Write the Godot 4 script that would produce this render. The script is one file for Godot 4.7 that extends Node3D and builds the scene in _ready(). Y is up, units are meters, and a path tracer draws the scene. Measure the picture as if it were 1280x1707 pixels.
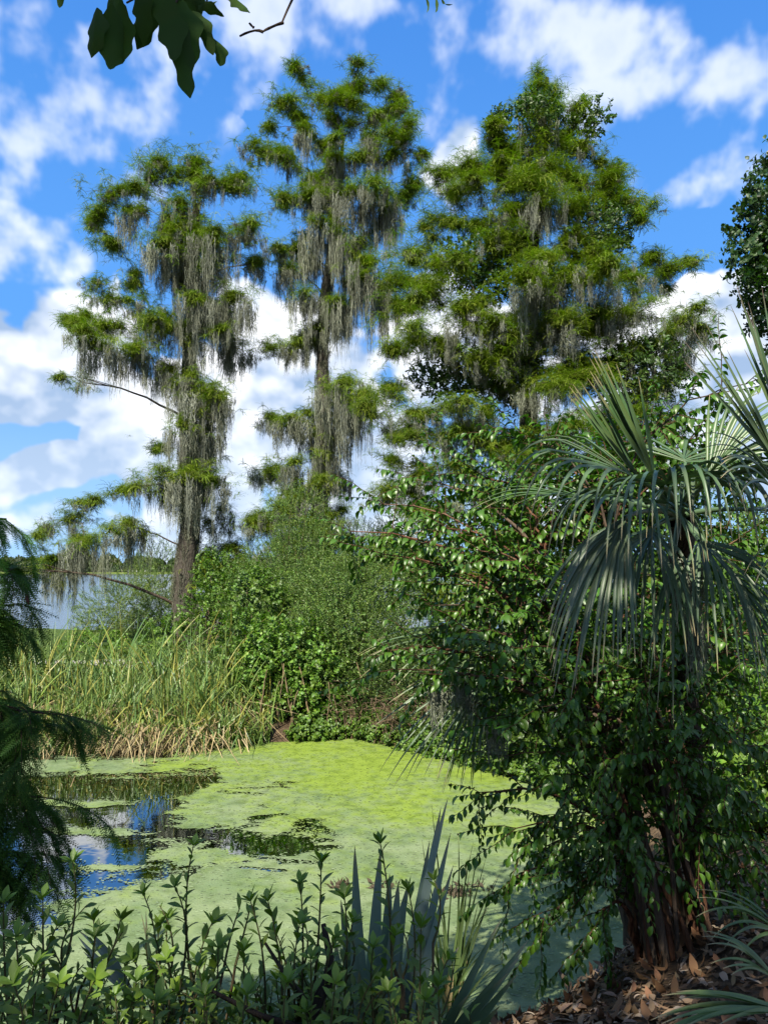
extends Node3D
# A duckweed pond between moss-hung cypresses, seen from a shaded bank. y is up, metres; the pond lies at y = 0.

var rng := RandomNumberGenerator.new()
var taken := {}
var mat := {}
var shape := {}


class Geo:
	var v := PackedVector3Array()
	var n := PackedVector3Array()
	var c := PackedColorArray()
	var i := PackedInt32Array()

	func vert(p: Vector3, nn: Vector3, col: Color) -> int:
		v.append(p)
		n.append(nn)
		c.append(col)
		return v.size() - 1

	func tri(a: int, b: int, d: int) -> void:
		var face := (v[d] - v[a]).cross(v[b] - v[a])
		if face.dot(n[a] + n[b] + n[d]) < 0.0:
			i.append_array(PackedInt32Array([a, d, b]))
		else:
			i.append_array(PackedInt32Array([a, b, d]))

	func quad(a: int, b: int, d: int, e: int) -> void:
		tri(a, b, d)
		tri(a, d, e)

	func tube(pts: Array, r0: float, r1: float, sides: int, col: Color, rough := 0.0, taper := 1.0) -> void:
		var m := pts.size()
		var side := Vector3(1, 0, 0.13).normalized()
		var first := -1
		for k in m:
			var t: Vector3 = (pts[mini(k + 1, m - 1)] - pts[maxi(k - 1, 0)]).normalized()
			side = (side - t * side.dot(t)).normalized()
			var up := t.cross(side)
			var f := float(k) / float(m - 1)
			var r: float = lerpf(r0, r1, pow(f, taper))
			for s in sides:
				var a := TAU * s / sides
				var dir := side * cos(a) + up * sin(a)
				var wob := 1.0 + rough * sin(a * 3.0 + k * 1.7) + rough * 0.7 * sin(a * 7.0 - k * 0.9)
				var at := vert(pts[k] + dir * r * wob, dir, col)
				if first < 0:
					first = at
			if k > 0:
				var b0 := first + (k - 1) * sides
				var b1 := first + k * sides
				for s in sides:
					var q := (s + 1) % sides
					quad(b0 + s, b0 + q, b1 + q, b1 + s)

	# a flat blade along pts; widths are half widths; fold lifts the rims of a V-shaped blade
	func blade(pts: Array, widths: Array, side: Vector3, fold: float, c0: Color, c1: Color, dry := Color(0, 0, 0, 0)) -> void:
		var m := pts.size()
		var was := -1
		for k in m:
			var t: Vector3 = (pts[mini(k + 1, m - 1)] - pts[maxi(k - 1, 0)]).normalized()
			var s := (side - t * side.dot(t)).normalized()
			var up := s.cross(t).normalized()
			var w: float = widths[k]
			var col := c0.lerp(c1, float(k) / float(m - 1))
			if dry.a > 0.0 and k >= m - 2:
				col = col.lerp(dry, 0.55 if k == m - 2 else 1.0)
			var at: int
			if fold == 0.0:
				at = vert(pts[k] - s * w, up, col)
				vert(pts[k] + s * w, up, col)
				if was >= 0:
					quad(was, was + 1, at + 1, at)
			else:
				at = vert(pts[k] - s * w + up * fold * w, (up + s * fold).normalized(), col)
				vert(pts[k], up, col)
				vert(pts[k] + s * w + up * fold * w, (up - s * fold).normalized(), col)
				if was >= 0:
					quad(was, was + 1, at + 1, at)
					quad(was + 1, was + 2, at + 2, at + 1)
			was = at

	func needle(p: Vector3, tip: Vector3, side: Vector3, up: Vector3, col: Color) -> void:
		tri(vert(p - side, up, col), vert(p + side, up, col), vert(tip, up, col))

	func mesh() -> ArrayMesh:
		var a := []
		a.resize(Mesh.ARRAY_MAX)
		a[Mesh.ARRAY_VERTEX] = v
		a[Mesh.ARRAY_NORMAL] = n
		a[Mesh.ARRAY_COLOR] = c
		a[Mesh.ARRAY_INDEX] = i
		var m := ArrayMesh.new()
		m.add_surface_from_arrays(Mesh.PRIMITIVE_TRIANGLES, a)
		return m


func rf(a: float, b: float) -> float:
	return rng.randf_range(a, b)


func rdir() -> Vector3:
	var z := rf(-1, 1)
	var a := rf(0, TAU)
	var r := sqrt(1.0 - z * z)
	return Vector3(r * cos(a), z, r * sin(a))


func frame(dir: Vector3, up: Vector3) -> Basis:
	var y := dir.normalized()
	var x := y.cross(up)
	if x.length() < 0.001:
		x = y.cross(Vector3(0.3, 0.1, 0.95))
	x = x.normalized()
	return Basis(x, y, x.cross(y))


func curve(a: Vector3, b: Vector3, d: Vector3, m: int) -> Array:
	var out := []
	for k in m:
		var t := float(k) / float(m - 1)
		out.append(a * (1 - t) * (1 - t) + b * 2 * t * (1 - t) + d * t * t)
	return out


func jitter(pts: Array, amount: float) -> Array:
	for k in range(1, pts.size() - 1):
		pts[k] += rdir() * amount
	return pts


func numbered(called: String) -> String:
	taken[called] = taken.get(called, -1) + 1
	return called if taken[called] == 0 else "%s_%03d" % [called, taken[called]]


func thing(called: String, label: String, category: String, at: Vector3, group := "") -> Node3D:
	var o := Node3D.new()
	o.name = numbered(called)
	add_child(o)
	o.position = at
	o.set_meta("label", label)
	o.set_meta("category", category)
	if group:
		o.set_meta("group", group)
	return o


# a part whose mesh is given in world metres, under a thing (or under another part)
func part(parent: Node3D, called: String, mesh: Mesh, m: Material) -> MeshInstance3D:
	var o := MeshInstance3D.new()
	o.name = called
	o.mesh = mesh
	o.material_override = m
	parent.add_child(o, true)
	if parent.get_parent() == self and not parent.has_meta("kind"):
		o.position = -parent.position
	return o


func setting(called: String, label: String, category: String, kind: String, mesh: Mesh, m: Material) -> MeshInstance3D:
	var o := MeshInstance3D.new()
	o.name = numbered(called)
	o.mesh = mesh
	o.material_override = m
	add_child(o)
	o.set_meta("label", label)
	o.set_meta("category", category)
	o.set_meta("kind", kind)
	return o


# many small copies of one shape as one part that nobody could count
func many(parent: Node3D, called: String, mesh: Mesh, m: Material, xf: Array, tint: PackedColorArray) -> MultiMeshInstance3D:
	if xf.is_empty():
		return null
	var mm := MultiMesh.new()
	mm.transform_format = MultiMesh.TRANSFORM_3D
	mm.use_colors = true
	mm.mesh = mesh
	mm.instance_count = xf.size()
	for k in xf.size():
		mm.set_instance_transform(k, xf[k])
		mm.set_instance_color(k, tint[k])
	var o := MultiMeshInstance3D.new()
	o.name = called if parent != self else numbered(called)
	o.multimesh = mm
	o.material_override = m
	o.set_meta("kind", "stuff")
	parent.add_child(o, true)
	if parent.get_parent() == self and not parent.has_meta("kind"):
		o.position = -parent.position
	return o


func tone(l0: float, l1: float, yellow := 0.12) -> Color:
	var l := rf(l0, l1)
	var y := rf(-yellow, yellow)
	return Color(l * (1.0 + y), l * (1.0 + y * 0.3), l * (1.0 - y))


func noise(freq: float, octaves: int, sd: int) -> FastNoiseLite:
	var f := FastNoiseLite.new()
	f.seed = sd
	f.noise_type = FastNoiseLite.TYPE_SIMPLEX_SMOOTH
	f.frequency = freq
	f.fractal_type = FastNoiseLite.FRACTAL_FBM
	f.fractal_octaves = octaves
	return f


func noise_texture(size: int, freq: float, octaves: int, sd: int, ramp: Array, normal := 0.0) -> NoiseTexture2D:
	var t := NoiseTexture2D.new()
	t.width = size
	t.height = size
	t.seamless = true
	t.noise = noise(freq, octaves, sd)
	if normal > 0.0:
		t.as_normal_map = true
		t.bump_strength = normal
	elif ramp.size():
		var g := Gradient.new()
		var offs := PackedFloat32Array()
		var cols := PackedColorArray()
		for r in ramp:
			offs.append(r[0])
			cols.append((r[1] as Color).linear_to_srgb())
		g.offsets = offs
		g.colors = cols
		t.color_ramp = g
	return t


func leafy(rough: float, back: Color, spec := 0.5) -> StandardMaterial3D:
	var m := StandardMaterial3D.new()
	m.vertex_color_use_as_albedo = true
	m.roughness = rough
	m.metallic_specular = spec
	if back.r + back.g + back.b > 0.0:
		m.backlight_enabled = true
		m.backlight = back
	return m


func _ready() -> void:
	rng.seed = 4711
	view_and_light()
	materials()
	shapes()
	land()
	duckweed()
	reeds()
	far_shore()
	cypresses()
	bank_shrubs()
	shade_trees()
	tall_bush()
	palms()
	near_shrubs()
	near_blades()
	young_cypress()
	litter()


func view_and_light() -> void:
	var cam := Camera3D.new()
	cam.name = "camera"
	cam.position = Vector3(0, 3, 0)
	cam.rotation_degrees = Vector3(4.1, 0, 0)
	cam.fov = 66.56
	cam.near = 0.05
	cam.far = 4000.0
	add_child(cam)
	cam.current = true
	var env := Environment.new()
	env.background_mode = Environment.BG_SKY
	env.tonemap_mode = Environment.TONE_MAPPER_LINEAR
	env.tonemap_exposure = 2.25
	env.sdfgi_enabled = true
	env.ssao_enabled = true
	env.ssil_enabled = true
	var sm := PanoramaSkyMaterial.new()
	sm.panorama = sky_picture()
	env.sky = Sky.new()
	env.sky.sky_material = sm
	var w := WorldEnvironment.new()
	w.name = "environment"
	w.environment = env
	add_child(w)
	var sun := DirectionalLight3D.new()
	sun.name = "sun"
	sun.light_color = Color(1.0, 0.965, 0.90)
	sun.light_energy = 1.6
	sun.light_angular_distance = 0.53
	sun.shadow_enabled = true
	add_child(sun)
	sun.look_at_from_position(Vector3(-0.24, 0.73, 0.64) * 50.0, Vector3.ZERO)


# The sky: clear blue paling to the horizon, with cumulus low down and thin torn cloud higher up.
const SKY_LEVEL := 0.60
var cloud_blobs := []
var near_blobs := []
var fine_noise: FastNoiseLite
var warp_noise: FastNoiseLite
var puff_noise: FastNoiseLite


func cloud_at(az: float, el: float, d: Vector3) -> Vector2:
	var a := az + warp_noise.get_noise_3dv(d * 4.0) * 5.0
	var e := el + warp_noise.get_noise_3dv(d * 4.0 + Vector3(7, 3, 1)) * 4.0
	var best := -1.0
	var hard := 0.0
	var sum := 0.0001
	for b in near_blobs:
		var dx: float = (a - b[0]) / b[2]
		var dy: float = (e - b[1]) / b[3]
		if dy < 0.0:
			dy *= b[6]
		var r := dx * dx + dy * dy
		if r < 2.5:
			var x: float = b[4] * (1.0 - sqrt(r))
			var w := exp(7.0 * x)
			hard += w * b[5]
			sum += w
			best = maxf(best, x)
	return Vector2(best, hard / sum)


func billow(d: Vector3, fine: float) -> float:
	return fine * 0.40 + (0.30 - absf(puff_noise.get_noise_3dv(d * 4.5)) * 1.3) * 0.55 + (0.25 - absf(puff_noise.get_noise_3dv(d * 15.0))) * 0.13


func sky_color(az: float, el: float) -> Color:
	var ra := deg_to_rad(az)
	var re := deg_to_rad(el)
	var d := Vector3(sin(ra) * cos(re), sin(re), -cos(ra) * cos(re))
	var t := clampf(el / 50.0, 0.0, 1.0)
	var blue := Color(0.33, 0.56, 0.86).lerp(Color(0.105, 0.325, 0.77), smoothstep(0.0, 0.34, t))
	blue = blue.lerp(Color(0.046, 0.195, 0.60), smoothstep(0.22, 0.95, t))
	var k := cloud_at(az, el, d)
	if k.x <= -0.9:
		return blue * SKY_LEVEL
	var fine := fine_noise.get_noise_3dv(Vector3(d.x, d.y * 1.3, d.z) * 6.0)
	var hard := k.y
	var v := k.x + lerpf(fine * 1.5 + fine_noise.get_noise_3dv(Vector3(d.x * 1.4, d.y, d.z) * 17.0) * 0.55, billow(d, fine), hard)
	var alpha := smoothstep(lerpf(-0.16, -0.02, hard), lerpf(1.0, 0.08, hard), v)
	if alpha <= 0.003:
		return blue * SKY_LEVEL
	var lit := 0.80 + fine * 0.25 - maxf(v - 0.35, 0.0) * 0.35
	if hard > 0.3:
		# billows: brighter where they face up and towards the sun, greyer with cloud heaped above them
		var d1 := (d + Vector3(-0.010, 0.016, 0.0)).normalized()
		var d2 := (d + Vector3(-0.02, 0.075, 0.0)).normalized()
		var f1 := fine_noise.get_noise_3dv(Vector3(d1.x, d1.y * 1.3, d1.z) * 6.0)
		var up := cloud_at(az - 1.0, el + 4.3, d2)
		var v1 := k.x + billow(d1, f1)
		var heap := clampf(0.74 - (v1 - v) * 2.2 - maxf(up.x, 0.0) * 1.15 + fine * 0.35, 0.0, 1.0)
		lit = lerpf(lit, heap, clampf(hard * 1.4 - 0.2, 0.0, 1.0))
	var body := Color(0.30, 0.42, 0.62).lerp(Color(0.97, 0.99, 1.02), clampf(lit, 0.0, 1.0))
	body = body.lerp(Color(0.58, 0.72, 0.90), smoothstep(15.0, 0.0, el) * 0.5)
	return blue.lerp(body, alpha * lerpf(0.76, 1.0, hard)) * SKY_LEVEL


func sky_picture() -> ImageTexture:
	fine_noise = noise(1.0, 5, 11)
	warp_noise = noise(1.0, 3, 12)
	puff_noise = noise(1.0, 4, 13)
	# az, el, half width, half height, strength, hardness (0 torn, 1 heaped), flatness of the base
	cloud_blobs = [
		[-25.0, 31.9, 9.3, 5.6, 0.60, 0.0, 1.0], [-19.0, 28.9, 6.4, 3.0, 0.36, 0.0, 1.0], [-6.5, 36.6, 7.8, 3.0, 0.5, 0.0, 1.0],
		[-26.5, 20.4, 5.3, 4.6, 0.85, 0.35, 1.2], [-23.1, 25.8, 1.6, 1.5, 0.42, 0.0, 1.0], [-20.2, 26.4, 1.9, 0.8, 0.50, 0.0, 1.0],
		[-25.8, 11.7, 8.9, 4.4, 1.0, 1.0, 1.5], [-21.0, 14.2, 4.8, 3.9, 0.9, 1.0, 1.4], [-23.0, 5.9, 7.5, 3.2, 0.85, 1.0, 1.2], [-17.3, 9.5, 3.7, 4.5, 0.8, 1.0, 1.2], [-13.1, 8.0, 6.5, 5.9, 0.9, 1.0, 1.2], [-20.3, 2.5, 9.8, 1.3, 0.55, 0.5, 1.0],
		[-3.6, 9.9, 6.7, 7.3, 0.85, 0.9, 1.2], [-7.2, 17.9, 4.5, 4.0, 0.75, 0.9, 1.2], [3.3, 26.0, 2.4, 2.6, 0.9, 0.8, 1.2], [3.6, 16.8, 5.8, 6.1, 0.85, 0.9, 1.3], [10.4, 29.9, 1.3, 0.6, 0.3, 0.0, 1.0],
		[3.0, 33.5, 5.0, 4.2, 0.70, 0.0, 1.0], [11.8, 34.6, 8.1, 4.3, 0.72, 0.1, 1.0], [16.5, 30.8, 6.1, 2.6, 0.70, 0.1, 1.0], [23.8, 31.2, 6.2, 4.3, 0.8, 0.15, 1.0], [25.8, 32.7, 3.3, 3.0, 0.75, 0.15, 1.0],
		[24.8, 14.2, 6.3, 5.7, 1.0, 1.0, 1.3], [17.7, 12.8, 5.9, 5.2, 0.8, 0.9, 1.3], [25.3, 7.4, 8.4, 5.5, 0.9, 0.9, 1.2], [9.2, 5.5, 10.3, 3.0, 0.5, 0.6, 1.2],
	]
	var r := RandomNumberGenerator.new()
	r.seed = 99
	for k in 110:
		var az := r.randf_range(36.0, 324.0)
		if az > 180.0:
			az -= 360.0
		if r.randf() < 0.5:
			cloud_blobs.append([az, r.randf_range(5, 19), r.randf_range(6, 12), r.randf_range(4, 8), r.randf_range(0.7, 1.0), 1.0, 1.4])
		else:
			cloud_blobs.append([az, r.randf_range(24, 84), r.randf_range(8, 18), r.randf_range(5, 11), r.randf_range(0.55, 0.95), 0.1, 1.0])
	# the whole sky coarsely, then the sector in front once more in finer steps
	var im := Image.create(512, 256, false, Image.FORMAT_RGBF)
	im.fill(Color(0.07, 0.09, 0.06))
	sky_part(im, 0, 512, 0, 130)
	im.resize(4096, 2048, Image.INTERPOLATE_BILINEAR)
	sky_part(im, 0, 368, 520, 1026)
	sky_part(im, 3728, 4096, 520, 1026)
	return ImageTexture.create_from_image(im)


func sky_part(im: Image, x0: int, x1: int, y0: int, y1: int) -> void:
	var w := float(im.get_width())
	var h := float(im.get_height())
	for x in range(x0, x1):
		var az := (x + 0.5) / w * 360.0
		if az > 180.0:
			az -= 360.0
		near_blobs = cloud_blobs.filter(func(b): return absf(az - b[0]) < b[2] * 1.6 + 5.0)
		for y in range(y0, y1):
			im.set_pixel(x, y, sky_color(az, maxf(90.0 - (y + 0.5) / h * 180.0, 0.0)))


func materials() -> void:
	mat.leaf = leafy(0.48, Color(0.72, 0.86, 0.16))
	mat.gloss = leafy(0.38, Color(0.62, 0.8, 0.12))
	mat.feather = leafy(0.6, Color(0.8, 0.92, 0.25), 0.35)
	mat.dull = leafy(0.7, Color(0.6, 0.75, 0.12), 0.22)
	mat.moss = leafy(0.95, Color(0.6, 0.6, 0.52), 0.2)
	mat.blade = leafy(0.42, Color(0.45, 0.55, 0.25))
	mat.dry = leafy(0.85, Color(0.3, 0.26, 0.18), 0.25)
	mat.litter = leafy(0.75, Color(0, 0, 0), 0.35)
	mat.weed = leafy(0.62, Color(0, 0, 0), 0.4)
	mat.bark = leafy(0.92, Color(0, 0, 0), 0.25)
	mat.bark.albedo_texture = noise_texture(512, 0.02, 5, 21, [[0.2, Color(0.45, 0.42, 0.40)], [0.5, Color(0.85, 0.82, 0.78)], [0.8, Color(1, 1, 1)]])
	mat.bark.uv1_triplanar = true
	mat.bark.uv1_world_triplanar = true
	mat.bark.uv1_scale = Vector3(1.6, 0.35, 1.6)
	mat.bark.heightmap_enabled = true
	mat.bark.heightmap_texture = noise_texture(512, 0.03, 5, 22, [])
	mat.bark.heightmap_scale = 4.0
	mat.soil = leafy(0.95, Color(0, 0, 0), 0.25)
	mat.soil.albedo_texture = noise_texture(512, 0.03, 6, 23, [[0.15, Color(0.45, 0.43, 0.40)], [0.5, Color(0.85, 0.84, 0.8)], [0.85, Color(1.25, 1.2, 1.1).clamp()]])
	mat.soil.uv1_triplanar = true
	mat.soil.uv1_world_triplanar = true
	mat.soil.uv1_scale = Vector3(0.7, 0.7, 0.7)
	mat.soil.heightmap_enabled = true
	mat.soil.heightmap_texture = noise_texture(512, 0.05, 5, 24, [])
	mat.soil.heightmap_scale = 4.0
	var p := StandardMaterial3D.new()
	p.albedo_color = Color(0.30, 0.31, 0.31).linear_to_srgb()
	p.metallic = 1.0
	p.roughness = 0.015
	p.metallic_specular = 0.71
	p.normal_enabled = true
	p.normal_texture = noise_texture(512, 0.012, 3, 25, [], 2.0)
	p.normal_scale = 0.05
	p.uv1_triplanar = true
	p.uv1_world_triplanar = true
	p.uv1_scale = Vector3(0.5, 0.5, 0.5)
	mat.pond = p
	var l := StandardMaterial3D.new()
	l.albedo_color = Color(0.06, 0.075, 0.09).linear_to_srgb()
	l.roughness = 0.12
	l.normal_enabled = true
	l.normal_texture = noise_texture(512, 0.02, 4, 26, [], 6.0)
	l.normal_scale = 0.35
	l.uv1_triplanar = true
	l.uv1_world_triplanar = true
	l.uv1_scale = Vector3(0.16, 0.16, 0.16)
	mat.lake = l
	var w := leafy(0.72, Color(0, 0, 0), 0.3)
	w.albedo_texture = noise_texture(1024, 0.012, 8, 27, [[0.18, Color(0.62, 0.66, 0.52)], [0.42, Color(0.85, 0.87, 0.80)], [0.62, Color(0.98, 0.98, 0.94)], [0.85, Color(1.0, 1.0, 1.0)]])
	w.uv1_triplanar = true
	w.uv1_world_triplanar = true
	w.uv1_scale = Vector3(0.29, 0.29, 0.29)
	w.heightmap_enabled = true
	w.heightmap_texture = noise_texture(1024, 0.12, 4, 28, [])
	w.heightmap_scale = 0.4
	mat.sheet = w


# leaf along +y with its face to +z; profile gives the half width along the leaf
func leaf_geo(g: Geo, at: Transform3D, length: float, width: float, profile: Array, fold: float, curl: float, c0: Color, c1: Color) -> void:
	var pts := []
	var ws := []
	var m := profile.size()
	for k in m:
		var t := float(k) / float(m - 1)
		pts.append(at * Vector3(0, length * (t - curl * curl * t * t * 0.3), -curl * length * t * t))
		ws.append(maxf(profile[k] * width, 0.0004))
	g.blade(pts, ws, at.basis.x, fold, c0, c1)


func shapes() -> void:
	var here := Transform3D()
	# soft feathery cypress spray, about half a metre across: short twigs that rise and droop, set with narrow leaflets
	shape.spray = []
	for var_ in 4:
		var g := Geo.new()
		for k in 10:
			var a := TAU * k / 10.0 + rf(-0.35, 0.35)
			var out := Vector3(cos(a), rf(-0.15, 1.0), sin(a)).normalized()
			var long := rf(0.22, 0.46)
			var p := Vector3(rf(-0.05, 0.05), rf(-0.06, 0.06), rf(-0.05, 0.05))
			var dir := out
			var sh := rf(0.75, 1.15)
			for s in 9:
				var next := p + dir * long / 9.0
				dir = (dir + Vector3(0, -0.15, 0)).normalized()
				var sd := dir.cross(Vector3.UP).normalized()
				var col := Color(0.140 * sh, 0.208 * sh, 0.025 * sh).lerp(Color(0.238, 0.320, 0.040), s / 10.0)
				g.needle(p, next, sd * 0.006, Vector3.UP, col)
				for q in [-1.0, 1.0]:
					var tip: Vector3 = p + (dir * 1.0 + sd * q * rf(0.5, 0.9) + Vector3(0, rf(-0.45, 0.1), 0)).normalized() * rf(0.04, 0.075) * (1.15 - s * 0.06)
					g.needle(p, tip, dir * 0.0085, (Vector3.UP + sd * q * 0.3 + rdir() * 0.5).normalized(), col * rf(0.85, 1.2))
				p = next
		shape.spray.append(g.mesh())
	# a hanging beard of Spanish moss, one metre long
	shape.beard = []
	for var_ in 5:
		var g := Geo.new()
		for k in 30:
			var a := rf(0, TAU)
			var r := sqrt(rng.randf()) * 0.13
			var p := Vector3(cos(a) * r * 1.2, rf(-0.5, 0.03), sin(a) * r)
			var end := -rf(0.25, 0.85) if k > 4 else -rf(0.75, 1.05)
			var pts := []
			var ws := []
			var steps := 9
			var drift := Vector3(rf(-0.012, 0.012), 0, rf(-0.012, 0.012))
			for s in steps:
				var t := s / float(steps - 1)
				pts.append(Vector3(p.x, lerpf(p.y, minf(end, p.y - 0.15), t), p.z))
				p += drift + Vector3(rf(-0.03, 0.03) - p.x * 0.09, 0, rf(-0.03, 0.03) - p.z * 0.09)
				ws.append(lerpf(0.0085, 0.002, t) * rf(0.3, 1.5))
			var sh := rf(0.7, 1.2)
			var col := Color(0.238, 0.258, 0.200) * sh
			g.blade(pts, ws, Vector3(cos(a), 0, sin(a)), 0.0, col, col * rf(0.85, 1.1))
			for s in 8:
				var at: Vector3 = pts[s]
				g.needle(at, at + Vector3(rf(-0.075, 0.075), -rf(-0.01, 0.11), rf(-0.075, 0.075)), Vector3(0.0045, 0, 0.003), rdir(), col)
		shape.beard.append(g.mesh())
	# a twig of broad dark leaves, a twig of small rounded leaves, a twig of narrow willow leaves
	shape.broad = twig_shapes(9, 0.11, 0.030, 0.26, Color(0.040, 0.085, 0.016), 0.5)
	shape.ivy = twig_shapes(13, 0.062, 0.026, 0.24, Color(0.090, 0.178, 0.021), 0.7)
	shape.fine = twig_shapes(26, 0.040, 0.0095, 0.36, Color(0.100, 0.178, 0.032), 0.45)
	shape.willow = twig_shapes(22, 0.085, 0.008, 0.45, Color(0.125, 0.195, 0.042), 0.4)
	shape.star = twig_shapes(10, 0.12, 0.045, 0.32, Color(0.026, 0.060, 0.016), 0.8)
	# flat feathery cypress branchlet seen close: a thin rib with two rows of needles
	shape.branchlet = []
	for var_ in 4:
		var g := Geo.new()
		var long := rf(0.085, 0.12)
		var bend := rf(-0.25, 0.25)
		for s in 14:
			var t := s / 13.0
			var p := Vector3(bend * long * t * t, long * t, -0.22 * long * t * t)
			var pn := Vector3(bend * long * (t + 0.0625) * (t + 0.0625), long * (t + 0.0625), -0.22 * long * (t + 0.0625) * (t + 0.0625))
			var sh := rf(0.8, 1.2)
			g.needle(p, pn, Vector3(0.0008, 0, 0), Vector3(0, 0, 1), Color(0.07, 0.09, 0.02))
			var w := 0.0155 * sqrt(maxf(sin(PI * (0.08 + 0.86 * t)), 0.0))
			for q in [-1.0, 1.0]:
				g.needle(p, p + Vector3(q * w, w * 0.75, rf(-0.004, 0.002)), Vector3(0, 0.0021, 0), Vector3(q * 0.2, 0, 1).normalized(), Color(0.040 * sh, 0.100 * sh, 0.015 * sh))
		shape.branchlet.append(g.mesh())
	# single leaves
	shape.bush_leaf = []
	shape.shrub_leaf = []
	shape.tip_leaf = []
	shape.dead_leaf = []
	for k in 6:
		var g := Geo.new()
		var sh := rf(0.75, 1.25)
		var old := 1.9 if k == 5 else rf(0.8, 1.25)
		leaf_geo(g, here, rf(0.048, 0.066), rf(0.013, 0.0175), [0.05, 0.75, 1.0, 0.72, 0.0], rf(0.2, 0.5), rf(0.0, 0.7), Color(0.050 * sh * old, 0.128 * sh, 0.015 * sh), Color(0.056 * sh * old, 0.140 * sh, 0.015 * sh))
		shape.bush_leaf.append(g.mesh())
		g = Geo.new()
		leaf_geo(g, here, 0.060, 0.0115, [0.06, 0.45, 0.85, 1.0, 0.62, 0.05], 0.25, rf(0.0, 0.35), Color(0.098 * sh, 0.160 * sh, 0.021 * sh), Color(0.108 * sh, 0.175 * sh, 0.022 * sh))
		shape.shrub_leaf.append(g.mesh())
		g = Geo.new()
		leaf_geo(g, here, 0.044, 0.0092, [0.06, 0.5, 0.9, 1.0, 0.62, 0.05], 0.3, rf(-0.2, 0.2), Color(0.11 * sh, 0.19 * sh, 0.022), Color(0.13 * sh, 0.215 * sh, 0.024))
		shape.tip_leaf.append(g.mesh())
	for k in 9:
		var g := Geo.new()
		var base: Color = [Color(0.14, 0.088, 0.052), Color(0.21, 0.145, 0.088), Color(0.085, 0.055, 0.036), Color(0.29, 0.235, 0.175), Color(0.165, 0.090, 0.045)][k % 5]
		leaf_geo(g, here, rf(0.05, 0.095), rf(0.010, 0.021), [0.04, 0.5, 0.8, 0.95, 0.85, 0.5, 0.0], rf(-0.5, 0.8), rf(-0.6, 0.6), base, base * rf(0.75, 1.25))
		shape.dead_leaf.append(g.mesh())


func twig_shapes(count: int, long: float, wide: float, stem: float, col: Color, spread: float) -> Array:
	var out := []
	for var_ in 4:
		var g := Geo.new()
		var pts := []
		var bend := Vector3(rf(-0.3, 0.3), 0, rf(-0.3, 0.3))
		for s in 5:
			var t := s / 4.0
			pts.append(Vector3(bend.x * stem * t * t, stem * t * 0.93, bend.z * stem * t * t))
		g.tube(pts, 0.0035, 0.0015, 3, Color(0.07, 0.055, 0.035))
		for k in count:
			var t := (k + 0.6) / count
			var p := Vector3(bend.x * stem * t * t, stem * t * 0.93, bend.z * stem * t * t)
			var a := k * 2.4 + rf(-0.5, 0.5)
			var dir := (Vector3(cos(a), 0, sin(a)) * spread + Vector3(0, rf(0.25, 0.9), 0)).normalized()
			var b := frame(dir, (Vector3.UP + rdir() * 0.6).normalized())
			var sh := rf(0.7, 1.3)
			var c0 := Color(col.r * sh * rf(0.9, 1.2), col.g * sh, col.b * sh)
			leaf_geo(g, Transform3D(b, p), long * rf(0.7, 1.15), wide * rf(0.85, 1.1), [0.08, 1.0, 0.75, 0.0], 0.25, rf(0.0, 0.6), c0, c0 * 1.08)
		out.append(g.mesh())
	return out


const POND := [
	Vector2(-12, -12.4), Vector2(-7.5, -12.9), Vector2(-4.2, -13.3), Vector2(-1.6, -13.7), Vector2(-0.5, -14.0), Vector2(0.4, -13.1), Vector2(1.2, -12.2), Vector2(2.0, -11.2), Vector2(2.7, -9.5),
	Vector2(2.7, -7.5), Vector2(2.2, -6.4), Vector2(1.75, -5.9), Vector2(1.3, -5.3), Vector2(0.6, -4.6), Vector2(-0.5, -4.1), Vector2(-3.0, -3.7), Vector2(-12, -3.9)]


func outline_distance(poly: Array, p: Vector2) -> float:
	var best := 1e9
	var inside := false
	var j := poly.size() - 1
	for k in poly.size():
		var a: Vector2 = poly[k]
		var b: Vector2 = poly[j]
		var e := b - a
		var w := p - a
		var q := w - e * clampf(w.dot(e) / e.length_squared(), 0.0, 1.0)
		best = minf(best, q.length_squared())
		if (a.y > p.y) != (b.y > p.y) and p.x < (b.x - a.x) * (p.y - a.y) / (b.y - a.y) + a.x:
			inside = not inside
		j = k
	return -sqrt(best) if inside else sqrt(best)


var ground_noise := noise(0.35, 4, 31)


func ground_height(x: float, z: float) -> float:
	var bump := ground_noise.get_noise_2d(x, z)
	if z < -33.5 and z > -388.0:
		return lerpf(0.35, -1.5, smoothstep(-33.5, -37.0, z)) if z > -42.0 else lerpf(-1.5, 0.8, smoothstep(-380.0, -388.0, z))
	if z <= -388.0:
		return 0.8 + smoothstep(-388.0, -700.0, z) * 4.0
	if absf(x) > 60.0 or z > 40.0:
		return 1.4 if z > -4.0 else 0.45
	var d := outline_distance(POND, Vector2(x, z))
	if d < 0.0:
		return maxf(-0.9, d * 0.6) - 0.05
	var near := smoothstep(-9.5, -5.0, z)
	var h := 0.20 * smoothstep(0.0, 0.25, d) + lerpf(0.25 * smoothstep(0.0, 3.0, d), 1.25 * (1.0 - exp(-1.15 * d)), near)
	return h + bump * 0.12 * smoothstep(0.0, 0.8, d)


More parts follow.
